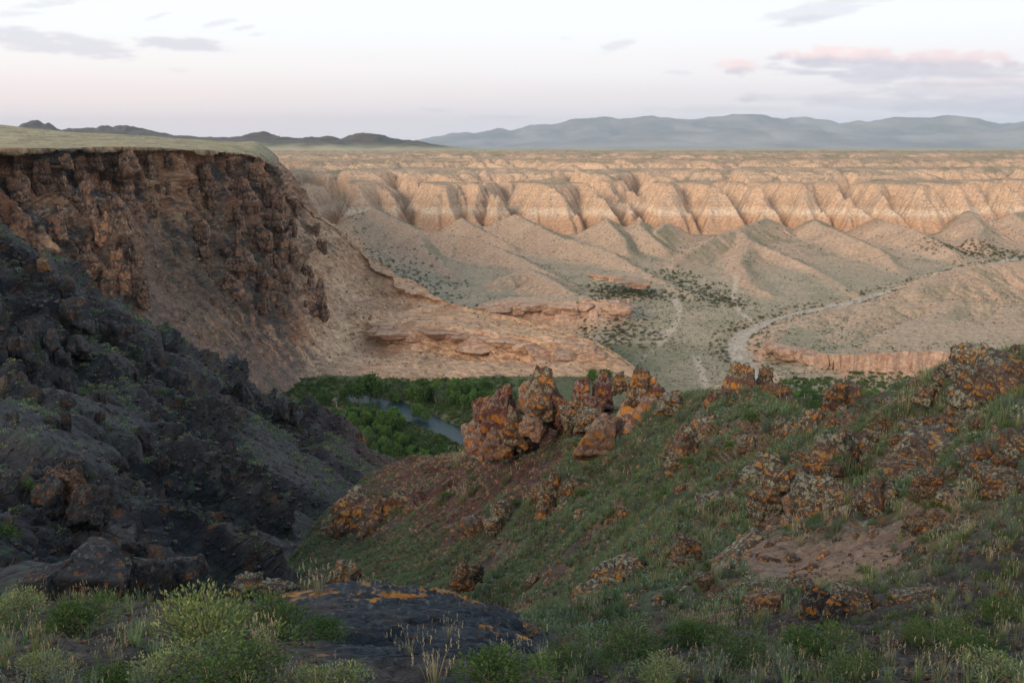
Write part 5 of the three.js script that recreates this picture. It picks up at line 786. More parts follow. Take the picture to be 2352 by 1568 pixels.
// crags that stand out of the dark slope and of the brown cliff
{
  const grow = (n, sd, find, pick, look, label, group, tall, name = 'rock_outcrop') => { seed(sd); const spots = []; for (let i = 0; i < 4000 && spots.length < n; i++) { const q = pick(); if (!q || spots.some(s => Math.hypot(s[0] - q[0], (s[1] - q[1]) * 1.2) < 40)) continue; const f = find(q[0], q[1]); if (!f) continue; spots.push([...q, f]); } const old = seedState; spots.forEach(([u, v, w, f], i) => { seed(sd + i * 7); const D = -f.p[2], lumps = [], m = 2 + Math.floor(rnd() * 3); for (let k = 0; k < m; k++) lumps.push([u + rr(-.45, .45) * w, v - w * tall * rr(.3, 1), v + w * .35, w * rr(.45, 1), D * (1 + rr(-.006, .006)), look(rnd()), { taper: rr(.1, .5), lean: rr(-.1, .3), turn: rr(-.1, .4), yaw: rr(0, 3), detail: 6, planes: 9, rough: .9, sink: .7 }]); outcrop(label(u, v), lumps, name, 'rock outcrop', group(u, v)); }); };
  const dw = (u, v) => v < 800 ? 'high on the dark left slope' : u < 330 ? 'low on the dark left slope by the picture edge' : v > 1150 ? 'above the dark gully floor' : 'in the middle of the dark left slope';
  grow(44, 610, findDark, () => { const u = rr(-20, 620), v = rr(540 + u * .62, 1330); if (u > 330 && v > 1250) return; if (u > 480 && v > 980 + (u - 480) * .1 && rnd() < .8) return; return [u, v, 26 + 60 * rnd() ** 1.6]; }, r => 'dark', (u, v) => 'jagged blue-black crag ' + dw(u, v), (u, v) => 'dark crags ' + dw(u, v), .75);
  const cw = (u, v) => v < 430 ? 'just under the grassy rim' : u < 340 ? 'in the dark recess of the brown cliff' : u > 640 ? 'on the lower right ridge of the brown cliff' : 'in the middle of the brown cliff';
  grow(74, 620, findCliff, () => { const u = rr(-10, 740), top = u < 600 ? 362 : 398 + (u - 600) * 1.0, low = u < 340 ? 700 : u < 460 ? 540 : 660 + Math.min(u - 460, 170) * .42, v = rr(top, low); if (u > 340 && u < 450 && v > 490) return; return [u, v, 22 + 46 * rnd() ** 1.5]; }, r => 'rust', (u, v) => 'rusty fractured crag ' + cw(u, v), (u, v) => 'rusty crags ' + cw(u, v), 1.1);
}
// weathered outcrops that break through the turf of the right slope and along the ridge
{
  seed(55); const spots = []; for (let i = 0; i < 900 && spots.length < 40; i++) { const u = rr(1640, 2352), v = rr(830, 1250); if (u < 1900 && rnd() < .6) continue; if (v < 1010 - (u - 1540) * .2 || (v > 1120 + (2352 - u) * .12) || (u < 2120 && v < 965)) continue; if (spots.some(s => Math.hypot(s[0] - u, (s[1] - v) * 1.4) < 54)) continue; spots.push([u, v]); }
  for (const [u, v] of [[1120, 1215], [1230, 1330], [1520, 1240], [1450, 1330], [1690, 1180], [1640, 1330], [1560, 920]]) spots.push([u, v]);
  const place = (u, v) => v < 960 ? 'near the top of the right ridge' : u > 2100 ? 'at the right side below the ridge' : u > 1800 ? 'in the middle of the rocky slope' : u > 1500 ? 'on the grassy slope left of the path' : 'low on the green gully slope';
  spots.forEach(([u, v], i) => { const f = findNear(u, v); if (!f || f.d > 70) return; const n = 2 + Math.floor(rnd() * 4), lumps = [], w = 34 + 90 * rnd() ** 1.8, D = -f.p[2]; for (let k = 0; k < n; k++) lumps.push([u + rr(-.5, .5) * w, v - w * rr(.12, .5), v + w * .3, w * rr(.6, 1.3), D * (1 + rr(-.02, .02)), ['lichen', 'lichen', 'lichen', 'lichen', 'brown', 'orange'][Math.floor(rnd() * 6)], { flat: rnd() < .5 ? 1 : 0, taper: rr(0, .35), turn: rr(-.2, .6), yaw: rr(0, 3), detail: 7, planes: 8, rough: .75, sink: .75 }]); const oc = lumps.some(l => l[5] === 'orange'); outcrop((oc ? 'low lichened outcrop with orange patches ' : 'low grey-green lichened outcrop ') + place(u, v), lumps, 'rock_outcrop', 'rock outcrop', (oc ? 'orange patched' : 'grey-green') + ' outcrops ' + place(u, v)); });
}
// boulders scattered over the near slopes
{
  const looks = ['lichen', 'lichen', 'brown', 'orange', 'lichen', 'brown'], kinds = looks.map((l, i) => dressRock(rockGeometry(900 + i, 6, { s: [1, .62 + .1 * (i % 3), .85], planes: 11, flat: i % 2 }), 2.2));
  const names = { lichen: 'small grey-green lichened rock lying in the hillside grass', brown: 'small bare brown rock lying in the hillside grass', orange: 'small orange lichened rock lying in the hillside grass', red: 'small dark red stone on the red scree', dark: 'small blackish rock on the dark left slope' };
  const put = (geo, look, f, r) => { const m = new THREE.Mesh(geo, MATS[look]); m.name = numbered('small_rock'); tag(m, names[look], 'rock', 'small ' + look + ' rocks on the slopes'); m.position.set(f.p[0], f.p[1] - r * .12, f.p[2]); m.scale.setScalar(r); m.rotation.set(rr(-.3, .3), rr(0, 6.28), rr(-.3, .3)); scene.add(shadows(m)); };
  seed(77);
  for (let i = 0; i < 170; i++) { const u = rr(1260, 2352), v = rr(860 + (2352 - u) * .02, 1520); if (v < 1010 - (u - 1260) * .16) continue; const f = findNear(u, v); if (!f || f.d > 60) continue; if (noise(f.p[0] / 3, 2, f.p[2] / 3) < -.15) continue; const q = Math.floor(rnd() * 6), r = f.d / F * (8 + 24 * rnd() ** 2.2); put(kinds[q], looks[q], f, r); }
  const red = [0, 1].map(i => dressRock(rockGeometry(940 + i, 5, { s: [1, .6, .8], planes: 9 }), 2.2));
  for (let i = 0; i < 70; i++) { const u = rr(990, 1300), f = findNear(u, rr(1045, 1290) - (u - 990) * .12); if (f && f.d < 80) put(red[i % 2], 'red', f, f.d / F * rr(4, 10)); }
  const dk = [0, 1, 2].map(i => dressRock(rockGeometry(960 + i, 5, { s: [1, .6, .8], planes: 9 }), 2.2));
  for (let i = 0; i < 110; i++) { const u = rr(0, 900), f = findDark(u, rr(560 + u * .6, 1330)); if (f) put(dk[i % 3], 'dark', f, f.d / F * rr(4, 11)); }
}
// ------------------------------------------------------------------ plants
class Leaves { // collects leaf and blade faces with colours
  constructor() { this.p = []; this.c = []; this.i = []; }
  quad(a, b, c, d, col, col2 = col) { const k = this.p.length / 3; this.p.push(...a, ...b, ...c, ...d); this.c.push(...col, ...col, ...col2, ...col2); this.i.push(k, k + 1, k + 2, k, k + 2, k + 3); }
  leaf(x, y, z, dx, dy, dz, len, wid, col) { // pointed leaf from x,y,z along d
    const ux = rr(-1, 1), uy = rr(-1, 1), uz = rr(-1, 1); let sx = dy * uz - dz * uy, sy = dz * ux - dx * uz, sz = dx * uy - dy * ux; const l = Math.hypot(sx, sy, sz) || 1, w = wid / 2 / l; sx *= w; sy *= w; sz *= w;
    const mx = x + dx * len * .45, my = y + dy * len * .45, mz = z + dz * len * .45;
    this.quad([x, y, z], [mx + sx, my + sy, mz + sz], [x + dx * len, y + dy * len, z + dz * len], [mx - sx, my - sy, mz - sz], col);
  }
  blade(x, y, z, ang, len, lean, wid, c0, c1, seg = 3) { // curved grass blade
    const ca = Math.cos(ang), sa = Math.sin(ang); let px = x, py = y, pz = z, th = lean * .25; let k0 = this.p.length / 3;
    for (let s = 0; s <= seg; s++) { const w = wid * (1 - .85 * s / seg) / 2, t = s / seg, c = mixc(c0, c1, t); this.p.push(px - sa * w, py, pz + ca * w, px + sa * w, py, pz - ca * w); this.c.push(...c, ...c); if (s < seg) { const k = k0 + s * 2; this.i.push(k, k + 1, k + 3, k, k + 3, k + 2); } const st = len / seg; px += ca * Math.sin(th) * st; pz += sa * Math.sin(th) * st; py += Math.cos(th) * st; th += lean / seg * 1.2; }
    return [px, py, pz];
  }
  twig(a, b, r, col) { const d = [b[0] - a[0], b[1] - a[1], b[2] - a[2]], l = Math.hypot(...d) || 1; let s = Math.abs(d[1]) > .9 * l ? [1, 0, 0] : [0, 1, 0]; let e = [d[1] * s[2] - d[2] * s[1], d[2] * s[0] - d[0] * s[2], d[0] * s[1] - d[1] * s[0]]; const m = Math.hypot(...e) || 1; e = e.map(q => q / m); const f = [(d[1] * e[2] - d[2] * e[1]) / l, (d[2] * e[0] - d[0] * e[2]) / l, (d[0] * e[1] - d[1] * e[0]) / l]; const k = this.p.length / 3; for (const [q, rad] of [[a, r], [b, r * .6]]) for (let i = 0; i < 3; i++) { const an = i * 2.094, cx = Math.cos(an) * rad, sx = Math.sin(an) * rad; this.p.push(q[0] + e[0] * cx + f[0] * sx, q[1] + e[1] * cx + f[1] * sx, q[2] + e[2] * cx + f[2] * sx); this.c.push(...col); } for (let i = 0; i < 3; i++) { const j = (i + 1) % 3; this.i.push(k + i, k + j, k + 3 + j, k + i, k + 3 + j, k + 3 + i); } }
  geometry() { const g = new THREE.BufferGeometry(); g.setAttribute('position', new THREE.Float32BufferAttribute(this.p, 3)); g.setAttribute('color', new THREE.Float32BufferAttribute(this.c, 3)); g.setIndex(this.i); g.computeVertexNormals(); return g; }
}
const leafMat = new THREE.MeshPhysicalMaterial({ vertexColors: true, roughness: .9, transmission: .3, thickness: 0, side: THREE.DoubleSide, specularIntensity: .3 });
const woodMat = new THREE.MeshStandardMaterial({ vertexColors: true, roughness: 1, side: THREE.DoubleSide });
const jit = (c, k) => { const f = 1 + rr(-k, k), g = rr(-k, k) * .3; return [c[0] * f * (1 + g), c[1] * f, c[2] * f * (1 - g)]; };
// grass tuft, unit height about 1
function tuft(sd, n, c0, c1, lean, seeds = 0, w = .035) { seed(sd); const L = new Leaves(); for (let i = 0; i < n; i++) { const a = rr(0, 6.28), r = rr(0, .22), t = L.blade(Math.cos(a) * r, 0, Math.sin(a) * r, a + rr(-.5, .5), rr(.55, 1.05), lean * rr(.3, 1.2), w, jit(c0, .2), jit(c1, .2)); if (rnd() < seeds) for (let q = 0; q < 7; q++) L.leaf(t[0] + rr(-.02, .02), t[1] - q * .03, t[2] + rr(-.02, .02), rr(-.25, .25), 1, rr(-.25, .25), .09, .022, jit([.52, .45, .29], .15)); } return L.geometry(); }
// rounded bush with twigs, unit radius 1, height about 1
function bushParts(sd, n, leaf, cols, up = .6, rz = 1) {
  seed(sd); const L = new Leaves(), T = new Leaves();
  const lumps = []; for (let i = 0; i < 9; i++) { const a = rr(0, 6.28), r = rr(.1, .62); lumps.push([Math.cos(a) * r, rr(.3, .62), Math.sin(a) * r, rr(.26, .46)]); }
  for (const l of lumps) { T.twig([rr(-.05, .05), 0, rr(-.05, .05)], [l[0], l[1], l[2]], .022, jit([.10, .08, .06], .2)); for (let q = 0; q < 5; q++) T.twig([l[0], l[1], l[2]], [l[0] + rr(-1, 1) * l[3], l[1] + rr(-.3, 1) * l[3], l[2] + rr(-1, 1) * l[3]], .008, jit([.14, .11, .07], .2)); }
  for (let i = 0; i < n; i++) { const l = lumps[i % 9]; let x, y, z, m; do { x = rr(-1, 1); y = rr(-.8, 1); z = rr(-1, 1); m = x * x + y * y + z * z; } while (m > 1 || m < .12); const s = l[3] * (1.08 + .3 * noise(x * 3 + sd, y * 3, z * 3)); const q = cols[Math.floor(rnd() * cols.length)]; let d = [x + rr(-.5, .5), y + up + rr(-.3, .3), z + rr(-.5, .5)], dl = Math.hypot(...d); L.leaf(l[0] + x * s, Math.max(.03, l[1] + y * s), l[2] + z * s, d[0] / dl, d[1] / dl, d[2] / dl, leaf * rr(.7, 1.4), leaf * .42, jit(q, .22)); }
  return [L.geometry(), T.geometry()];
}
// sage: pale upright stems with small leaves
function sage(sd, n, c) { seed(sd); const L = new Leaves(); for (let i = 0; i < n; i++) { const a = rr(0, 6.28), r = rr(0, .3), lean = rr(0, .55), h = rr(.5, 1); let p = [Math.cos(a) * r, 0, Math.sin(a) * r]; const d = [Math.cos(a) * lean, 1, Math.sin(a) * lean]; const e = [p[0] + d[0] * h, h, p[2] + d[2] * h]; L.twig(p, e, .012, jit(smul(c, .8), .1)); for (let q = 0; q < 22; q++) { const t = .15 + .85 * q / 22, an = rr(0, 6.28); L.leaf(mix(p[0], e[0], t), h * t, mix(p[2], e[2], t), Math.cos(an) * .7, .75, Math.sin(an) * .7, .085, .028, jit(c, .16)); } } return L.geometry(); }
function plant(name, label, category, parts, pos, size, turn, group, sy = 1) {
  const t = new THREE.Group(); t.name = numbered(name); tag(t, label, category, group); for (const [n, g, m] of parts) { const o = new THREE.Mesh(g, m); o.name = n; t.add(o); }
  t.position.set(...pos); t.rotation.y = turn; t.scale.set(size, size * sy, size); scene.add(shadows(t)); return t;
}
const GREEN = [[.085, .15, .04], [.12, .19, .05], [.06, .11, .032]], YEL = [[.28, .33, .12], [.37, .39, .17], [.21, .27, .09], [.13, .19, .065]], SAGE = [.21, .26, .19], STRAW0 = [.13, .17, .06], STRAW1 = [.56, .48, .30];
const fgBush = [bushParts(11, 2600, .085, GREEN), bushParts(12, 3200, .075, YEL), bushParts(13, 2400, .08, [...GREEN, [.14, .18, .08]]), bushParts(14, 2600, .08, [...YEL, [.24, .28, .18]])];
const fgTuft = [tuft(21, 46, STRAW0, STRAW1, .55, .5, .022), tuft(22, 60, [.09, .14, .05], [.26, .27, .13], .8, .1, .024), tuft(23, 90, [.40, .33, .19], [.55, .47, .30], .35, .6, .02), tuft(24, 34, [.20, .21, .1], [.47, .40, .25], .7, .8, .018)];
const fgSage = [sage(31, 30, SAGE), sage(32, 22, [.25, .29, .23]), sage(33, 40, [.17, .23, .16])];
const at = (u, v, f = findNear) => f(u, v);
const fgB = (u, v, w, k, label, sy = .75) => { const f = at(u, v); const s = w / F * f.d / 2; const [L, T] = fgBush[k]; return plant('bush', label, 'bush', [['foliage', L, leafMat], ['twigs', T, woodMat]], [f.p[0], f.p[1] - .01, f.p[2]], s * 1.4, u * .7, undefined, sy); };
const fgT = (u, v, h, k, label) => { const f = at(u, v); return plant('grass_tuft', label, 'grass tuft', [['blades', fgTuft[k], leafMat]], [f.p[0], f.p[1] - .01, f.p[2]], h / F * f.d, u * .37); };
const fgS = (u, v, h, k, label) => { const f = at(u, v); return plant('sagebrush', label, 'sagebrush', [['stems', fgSage[k], leafMat]], [f.p[0], f.p[1] - .01, f.p[2]], h / F * f.d, u * .37); };
fgB(20, 1500, 200, 1, 'large pale green bush cut by the left edge of the picture', .85);
fgB(30, 1425, 130, 3, 'yellow-green bush behind the large bush at the left edge');
fgB(182, 1448, 150, 0, 'round dark green bush with straw blades behind it', .8);
fgB(465, 1490, 220, 1, 'biggest yellow-green bush in the middle of the front left rim', .95);
fgB(625, 1455, 170, 2, 'green bush on the right flank of the biggest yellow-green bush', .85);
fgB(745, 1460, 120, 0, 'low bright green bush spreading onto the blue-black slab', .5);
fgB(380, 1560, 170, 3, 'low pale bush at the bottom edge under the biggest bush', .6);
fgB(560, 1575, 260, 2, 'wide green bush at the bottom edge left of the slab', .6);
fgB(760, 1580, 150, 3, 'pale bush at the bottom edge in front of the slab', .7);
fgB(1150, 1572, 210, 0, 'bright green bush at the bottom edge right of the straw tuft', .6);
fgB(1300, 1530, 130, 2, 'green bush at the right foot of the blue-black slab', .6);
fgB(1440, 1520, 190, 2, 'broad dull green bush on the rim right of the slab', .6);
fgB(90, 1545, 130, 3, 'pale bush between the left edge bush and the bottom sagebrush', .6); fgB(270, 1570, 140, 0, 'dark green bush at the bottom edge under the straw seed heads', .6);
fgB(1590, 1480, 120, 0, 'dark green bush below the gully lip right of centre', .6); fgB(1700, 1520, 150, 2, 'green bush in front of the short dark slab', .6); fgB(1860, 1500, 170, 0, 'broad dark green bush below the leaning slabs', .55); fgB(1960, 1560, 140, 2, 'green bush at the bottom edge below the leaning slabs', .6); fgB(2230, 1500, 150, 0, 'dark bush in the lower right grass', .6); fgB(2320, 1560, 150, 3, 'pale bush in the bottom right corner', .6); fgB(2100, 1470, 110, 2, 'small green bush above the lower right straw tuft', .6); fgB(1520, 1560, 120, 3, 'pale bush beside the bottom straw tuft', .6); fgB(2300, 1420, 120, 0, 'dark green bush at the right edge below the path rocks', .6);
fgS(1640, 1560, 80, 1, 'silvery sagebrush at the bottom edge below the short slab'); fgS(1800, 1550, 80, 0, 'blue-green sagebrush at the bottom edge left of the leaning slabs'); fgS(2260, 1550, 75, 1, 'silvery sagebrush in front of the dark lower right bush'); fgS(2180, 1440, 60, 0, 'blue-green sagebrush above the dark lower right bush'); fgS(1480, 1565, 70, 2, 'dull sagebrush at the bottom edge right of the dull green bush'); fgS(40, 1590, 80, 1, 'pale sagebrush in the bottom left corner');
fgS(270, 1480, 70, 1, 'pale sagebrush beside the straw seed heads'); fgS(330, 1452, 60, 0, 'blue-grey sagebrush between two green bushes'); fgS(140, 1590, 95, 1, 'tall thin sagebrush at the bottom left corner'); fgS(200, 1590, 70, 0, 'short sagebrush right of the bottom left corner'); fgS(470, 1530, 80, 0, 'sagebrush in front of the biggest yellow-green bush'); fgS(640, 1585, 85, 1, 'upright sagebrush at the bottom edge below the straw plume'); fgS(330, 1590, 70, 2, 'dull sagebrush at the bottom edge beside the low pale bush'); fgS(1270, 1478, 50, 1, 'silvery sagebrush at the right end of the slab'); fgS(1340, 1545, 70, 0, 'blue-green sagebrush on the rim below the gully lip');
fgT(310, 1520, 95, 0, 'straw seed heads left of the biggest bush'); fgT(608, 1500, 75, 2, 'bright straw plume right of the biggest bush'); fgT(735, 1362, 62, 3, 'tall straw tuft on top of the slab'); fgT(1000, 1572, 100, 0, 'tall straw tuft at the bottom middle'); fgT(1170, 1528, 60, 3, 'thin straw blades behind the bright green bottom bush'); fgT(1030, 1460, 46, 3, 'lone wisp of grass in the middle of the slab'); fgT(1200, 1420, 40, 3, 'leaning straw blades at the right rim of the slab'); fgT(940, 1500, 60, 3, 'single grass stalk at the front of the slab'); fgT(250, 1510, 50, 3, 'few straw blades left of the seed heads'); fgT(190, 1385, 40, 3, 'straw blades rising behind the round dark bush'); fgT(850, 1350, 34, 3, 'small grass tuft at the crest of the slab'); fgT(1750, 1565, 55, 0, 'straw tuft at the bottom right of the middle'); fgT(2040, 1525, 60, 0, 'straw tuft in the middle of the lower right grass'); fgT(2170, 1550, 70, 3, 'straw tuft with seed heads in the lower right corner'); fgT(1560, 1560, 70, 0, 'straw tuft at the bottom edge right of the dull green bush');
// bushes, sage and straw on the near hillside, one by one
const hillBush = [bushParts(41, 380, .19, GREEN), bushParts(42, 380, .19, [...GREEN, [.13, .17, .08]]), bushParts(43, 380, .18, [[.15, .19, .12], [.19, .23, .16], [.12, .16, .09]])];
const hillTuft = [tuft(51, 26, [.10, .14, .05], [.24, .26, .12], .8, 0, .05), tuft(52, 24, STRAW0, STRAW1, .6, .2, .045)];
const sideOf = (p, d) => d < 9 ? 'in the lower grass by the camera' : d < 16 ? 'among the lichened rocks' : d < 30 ? 'on the middle of the green slope' : 'high on the far ridge slope';
{
  seed(303);
  let nb = 0, ns = 0, nt = 0;
  for (let i = 0; i < 900; i++) {
    const u = rr(1010, 2352), v = rr(830, 1566); if (v < 1060 - (u - 1010) * .17 || (u < 1270 && v > 1290)) continue;
    const f = findNear(u, v); if (!f || f.d > 70) continue; const q = noise(f.p[0] / 2.5, 7, f.p[2] / 2.5); if (q < -.1) continue;
    const pos = [f.p[0], f.p[1] - .02, f.p[2]], where = sideOf(f.p, f.d), r = rnd();
    if (r < .5 && nb < 230) { nb++; const k = nb % 3, [L, T] = hillBush[k]; const o = plant('shrub', (k < 2 ? 'low green shrub ' : 'low grey-green shrub ') + where, 'shrub', [['foliage', L, leafMat], ['twigs', T, woodMat]], pos, f.d / F * rr(14, 34) * (f.d > 30 ? .8 : 1), rr(0, 6), (k < 2 ? 'green' : 'grey-green') + ' shrubs ' + where, rr(.5, .8)); }
    else if (r < .68 && ns < 90) { ns++; plant('sagebrush', 'pale blue-green sagebrush ' + where, 'sagebrush', [['stems', fgSage[2], leafMat]], pos, f.d / F * rr(22, 42), rr(0, 6), 'sagebrush ' + where, .85); }
    else if (nt < 120) { nt++; plant('grass_tuft', 'tuft of green and straw grass ' + where, 'grass tuft', [['blades', nt % 3 ? fgTuft[1] : fgTuft[0], leafMat]], pos, f.d / F * rr(26, 50), rr(0, 6), 'grass tufts ' + where); }
  }
  const names = ['dark green shrub rooted in the rocks of the left slope'];
  for (let i = 0; i < 60; i++) { const u = rr(0, 880), v = rr(600 + u * .52, 1330), f = findDark(u, v); if (!f) continue; const [L, T] = hillBush[i % 3]; plant('shrub', 'small dark green shrub on the dark left slope', 'shrub', [['foliage', L, leafMat], ['twigs', T, woodMat]], [f.p[0], f.p[1] - .1, f.p[2]], f.d / F * rr(6, 15), rr(0, 6), 'shrubs on the dark left slope', .7); }
  for (const [u, v, w, l] of [[65, 1130, 60, 'feathery green shrub clinging beside the dark rusty-topped knob'], [20, 1240, 90, 'large bluish green shrub at the left edge below the knob'], [1142, 1030, 56, 'dark green shrub at the foot of the tall orange crag'], [700, 1150, 20, 'tiny shrub on the grey scree'], [1900, 1010, 50, 'green shrub below the square dark blocks'], [2150, 1230, 60, 'dark green shrub under the right path rocks']]) { const f = (u < 900 ? findDark : findNear)(u, v); const [L, T] = hillBush[w % 2]; plant('shrub', l, 'shrub', [['foliage', L, leafMat], ['twigs', T, woodMat]], [f.p[0], f.p[1] - .05, f.p[2]], w / 2 / F * f.d, 1, undefined, .9); }
}
// what nobody could count: grass between them
function surfacePoints(g, n, ok, sd) { seed(sd); const p = g.attributes.position.array, id = g.index.array, N = id.length / 3, cum = new Float64Array(N); let s = 0; for (let t = 0; t < N; t++) { const a = id[t * 3] * 3, b = id[t * 3 + 1] * 3, c = id[t * 3 + 2] * 3; const ux = p[b] - p[a], uy = p[b + 1] - p[a + 1], uz = p[b + 2] - p[a + 2], vx = p[c] - p[a], vy = p[c + 1] - p[a + 1], vz = p[c + 2] - p[a + 2]; const mz = p[a + 2], w = ok.weight ? ok.weight(p[a], p[a + 1], mz) : 1; s += w * Math.hypot(uy * vz - uz * vy, uz * vx - ux * vz, ux * vy - uy * vx); cum[t] = s; } const out = [], nn = g.attributes.normal.array; for (let i = 0; i < n; i++) { const r = rnd() * s; let lo = 0, hi = N - 1; while (lo < hi) { const m = (lo + hi) >> 1; if (cum[m] < r) lo = m + 1; else hi = m; } const a = id[lo * 3] * 3, b = id[lo * 3 + 1] * 3, c = id[lo * 3 + 2] * 3; let e = rnd(), f = rnd(); if (e + f > 1) { e = 1 - e; f = 1 - f; } const q = [0, 1, 2].map(k => p[a + k] + (p[b + k] - p[a + k]) * e + (p[c + k] - p[a + k]) * f), nr = [nn[a], nn[a + 1], nn[a + 2]]; if (ok.test(q, nr, id[lo * 3])) out.push(q); } return out; }
function stuff(name, label, geo, mat, pts, size, tint, sd, sy = () => 1) { seed(sd); const m = new THREE.InstancedMesh(geo, mat, pts.length), o = new THREE.Object3D(), c = new THREE.Color(); pts.forEach((q, i) => { o.position.set(...q); o.rotation.set(0, rr(0, 6.28), 0); const s = size(q); o.scale.set(s, s * sy(q), s); o.updateMatrix(); m.setMatrixAt(i, o.matrix); const k = tint(q); m.setColorAt(i, c.setRGB(k[0], k[1], k[2])); }); m.name = name; m.userData.kind = 'stuff'; m.userData.label = label; m.castShadow = m.receiveShadow = true; scene.add(m); return m; }
{
  const inView = q => q[2] < -1.6 && q[2] > -115;
  const nearSlab = k => nearGround.userData.slab(k);
  const nearOk = { weight: (x, y, z) => z > -1.8 || z < -112 || Math.abs(x) > 1.6 - .72 * z ? 0 : z > -9 ? 3.2 : z > -20 ? 1.8 : 1, test: (q, n, k) => { if (!inView(q)) return false; const br = nearGround.userData.bare(k); if (br + .35 * fbm(q[0] / 3.2, q[1] / 3.2, q[2] / 3.2, 4) > .45 && rnd() > .1) return false; if (q[2] > -8.2 && q[0] < 1.2 && (nearSlab(k) > .4 || rnd() > .4)) return false; return fbm(q[0] / 2.2, q[1] / 2.2, q[2] / 2.2, 3) + .4 * noise(q[0] / 9, 1, q[2] / 9) + rr(-.3, .3) > -.26; } };
  const pts = surfacePoints(nearGround, 420000, nearOk, 61);
  const A = pts.filter((_, i) => i % 5 < 3), B = pts.filter((_, i) => i % 5 === 3), C = pts.filter((_, i) => i % 5 === 4);
  const small = tuft(61, 12, [.085, .15, .06], [.20, .275, .15], .9, 0, .07), dry = tuft(62, 9, [.16, .17, .08], [.34, .31, .18], .7, 0, .05), herb = bushParts(63, 46, .34, [[.15, .21, .12], [.26, .32, .235], [.09, .14, .065]])[0];
  const fine = tuft(66, 26, [.12, .20, .07], [.27, .345, .19], .9, .04, .022);
  const An = A.filter((q, i) => q[2] > -9.5 && (i % 5 < 3)), Af = A.filter(q => q[2] <= -9.5);
  stuff('fine_grass', 'fine short grass on the rim in front', fine, leafMat, An, q => rr(.05, .15), () => { const k = rr(.6, 1.25); return [k * rr(.85, 1.25), k, k * rr(.8, 1.1)]; }, 60);
  stuff('grass', 'short green grass covering the near hillside', small, leafMat, Af, q => rr(.10, .26) * (q[2] < -25 ? 1.35 : 1), () => { const k = rr(.7, 1.25); return [k * rr(.85, 1.2), k, k * rr(.8, 1.1)]; }, 62);
  stuff('dry_grass', 'sparse dry grass on the near hillside', dry, leafMat, B.filter((q, i) => q[2] < -9.5 || i % 6 === 0), q => (q[2] > -9.5 ? .55 : 1) * rr(.10, .26) * (q[2] < -25 ? 1.2 : 1), () => { const k = rr(.6, 1.05); return [k, k, k]; }, 63);
  stuff('herbs', 'small grey-green herbs on the near hillside', herb, leafMat, C.filter(q => q[2] < -8.5), q => rr(.05, .15) * (q[2] < -25 ? 1.4 : 1), () => { const k = rr(.7, 1.25); return [k, k, k]; }, 64, () => .8);
  const stone = dressRock(rockGeometry(970, 2, { s: [1, .6, .8], planes: 8 }), 3);
  const st = surfacePoints(nearGround, 60000, { weight: (x, y, z) => z > -1.8 || z < -100 || Math.abs(x) > 1.6 - .72 * z ? 0 : z > -9 ? 16 : 1.2, test: (q, n, k) => inView(q) && (nearSlab(k) < .35 || rnd() < .06) }, 65);
  stuff('gravel', 'loose stones on the near hillside', stone, MATS.brown, st, q => (q[2] > -9 ? rr(.006, .03) : rr(.02, .09) * (1 + -q[2] / 60)), () => { const k = rr(.5, 1.9), w = rnd(); return [k, k * mix(.9, 1.1, w), k * mix(.85, 1.25, w)]; }, 66);
  const dst = surfacePoints(darkGround, 16000, { weight: (x, y, z) => z < -190 || z > -22 ? 0 : 1, test: q => true }, 67);
  stuff('scree', 'loose dark stones on the left slope', dressRock(rockGeometry(971, 2, { s: [1, .6, .8], planes: 8 }), 3), MATS.dark, dst, q => rr(.08, .32) * Math.sqrt(-q[2] / 90), () => { const k = rr(.7, 2.6); return [k, k * rr(.9, 1.05), k * rr(.9, 1.1)]; }, 68);
  const dgr = surfacePoints(darkGround, 30000, { weight: (x, y, z) => z < -190 || z > -22 ? 0 : 1, test: (q, n) => n[1] > .35 && fbm(q[0] / 7, q[1] / 7, q[2] / 7, 3) + rr(-.25, .25) > .12 }, 69);
  stuff('sparse_grass', 'sparse low plants on the dark left slope', herb, leafMat, dgr, q => rr(.14, .42) * Math.sqrt(-q[2] / 70), () => { const k = rr(.6, 1.3), y = rnd() < .12 ? 1.7 : 1; return [k * y, k * (y > 1 ? 1.35 : 1), k * .9]; }, 70);
}
// ------------------------------------------------------------------ river trees, valley shrubs
function tree(sd, n, cols, wide = 1) { // about 10 m tall, 8 m wide: trunk, limbs, clumps of leaves
  seed(sd); const L = new Leaves(), T = new Leaves(), clumps = [];
  T.twig([0, -.5, 0], [rr(-.3, .3), 3.2, rr(-.3, .3)], .32, [.10, .08, .065]);
  for (let i = 0; i < 13; i++) { const a = i * 2.4 + rr(-.4, .4), r = rr(.6, 3.1) * wide, y = rr(2.8, 8.2) - r * .25; clumps.push([Math.cos(a) * r, y, Math.sin(a) * r, rr(1.2, 2.1)]); T.twig([0, rr(1.6, 3.2), 0], [Math.cos(a) * r, y, Math.sin(a) * r], .12, [.11, .09, .07]); }
  for (let i = 0; i < n; i++) { const l = clumps[i % 13]; let x, y, z, m; do { x = rr(-1, 1); y = rr(-1, 1); z = rr(-1, 1); m = x * x + y * y + z * z; } while (m > 1 || m < .25); const s = l[3] * (1 + .35 * noise(x * 2.5 + sd, y * 2.5, z * 2.5)); const d = [x + rr(-.6, .6), y + rr(-.4, .7), z + rr(-.6, .6)], dl = Math.hypot(...d); L.leaf(l[0] + x * s, l[1] + y * s, l[2] + z * s, d[0] / dl, d[1] / dl, d[2] / dl, rr(.6, 1.2), .66, jit(cols[Math.floor(rnd() * cols.length)], .25)); }
  return [L.geometry(), T.geometry()];
}
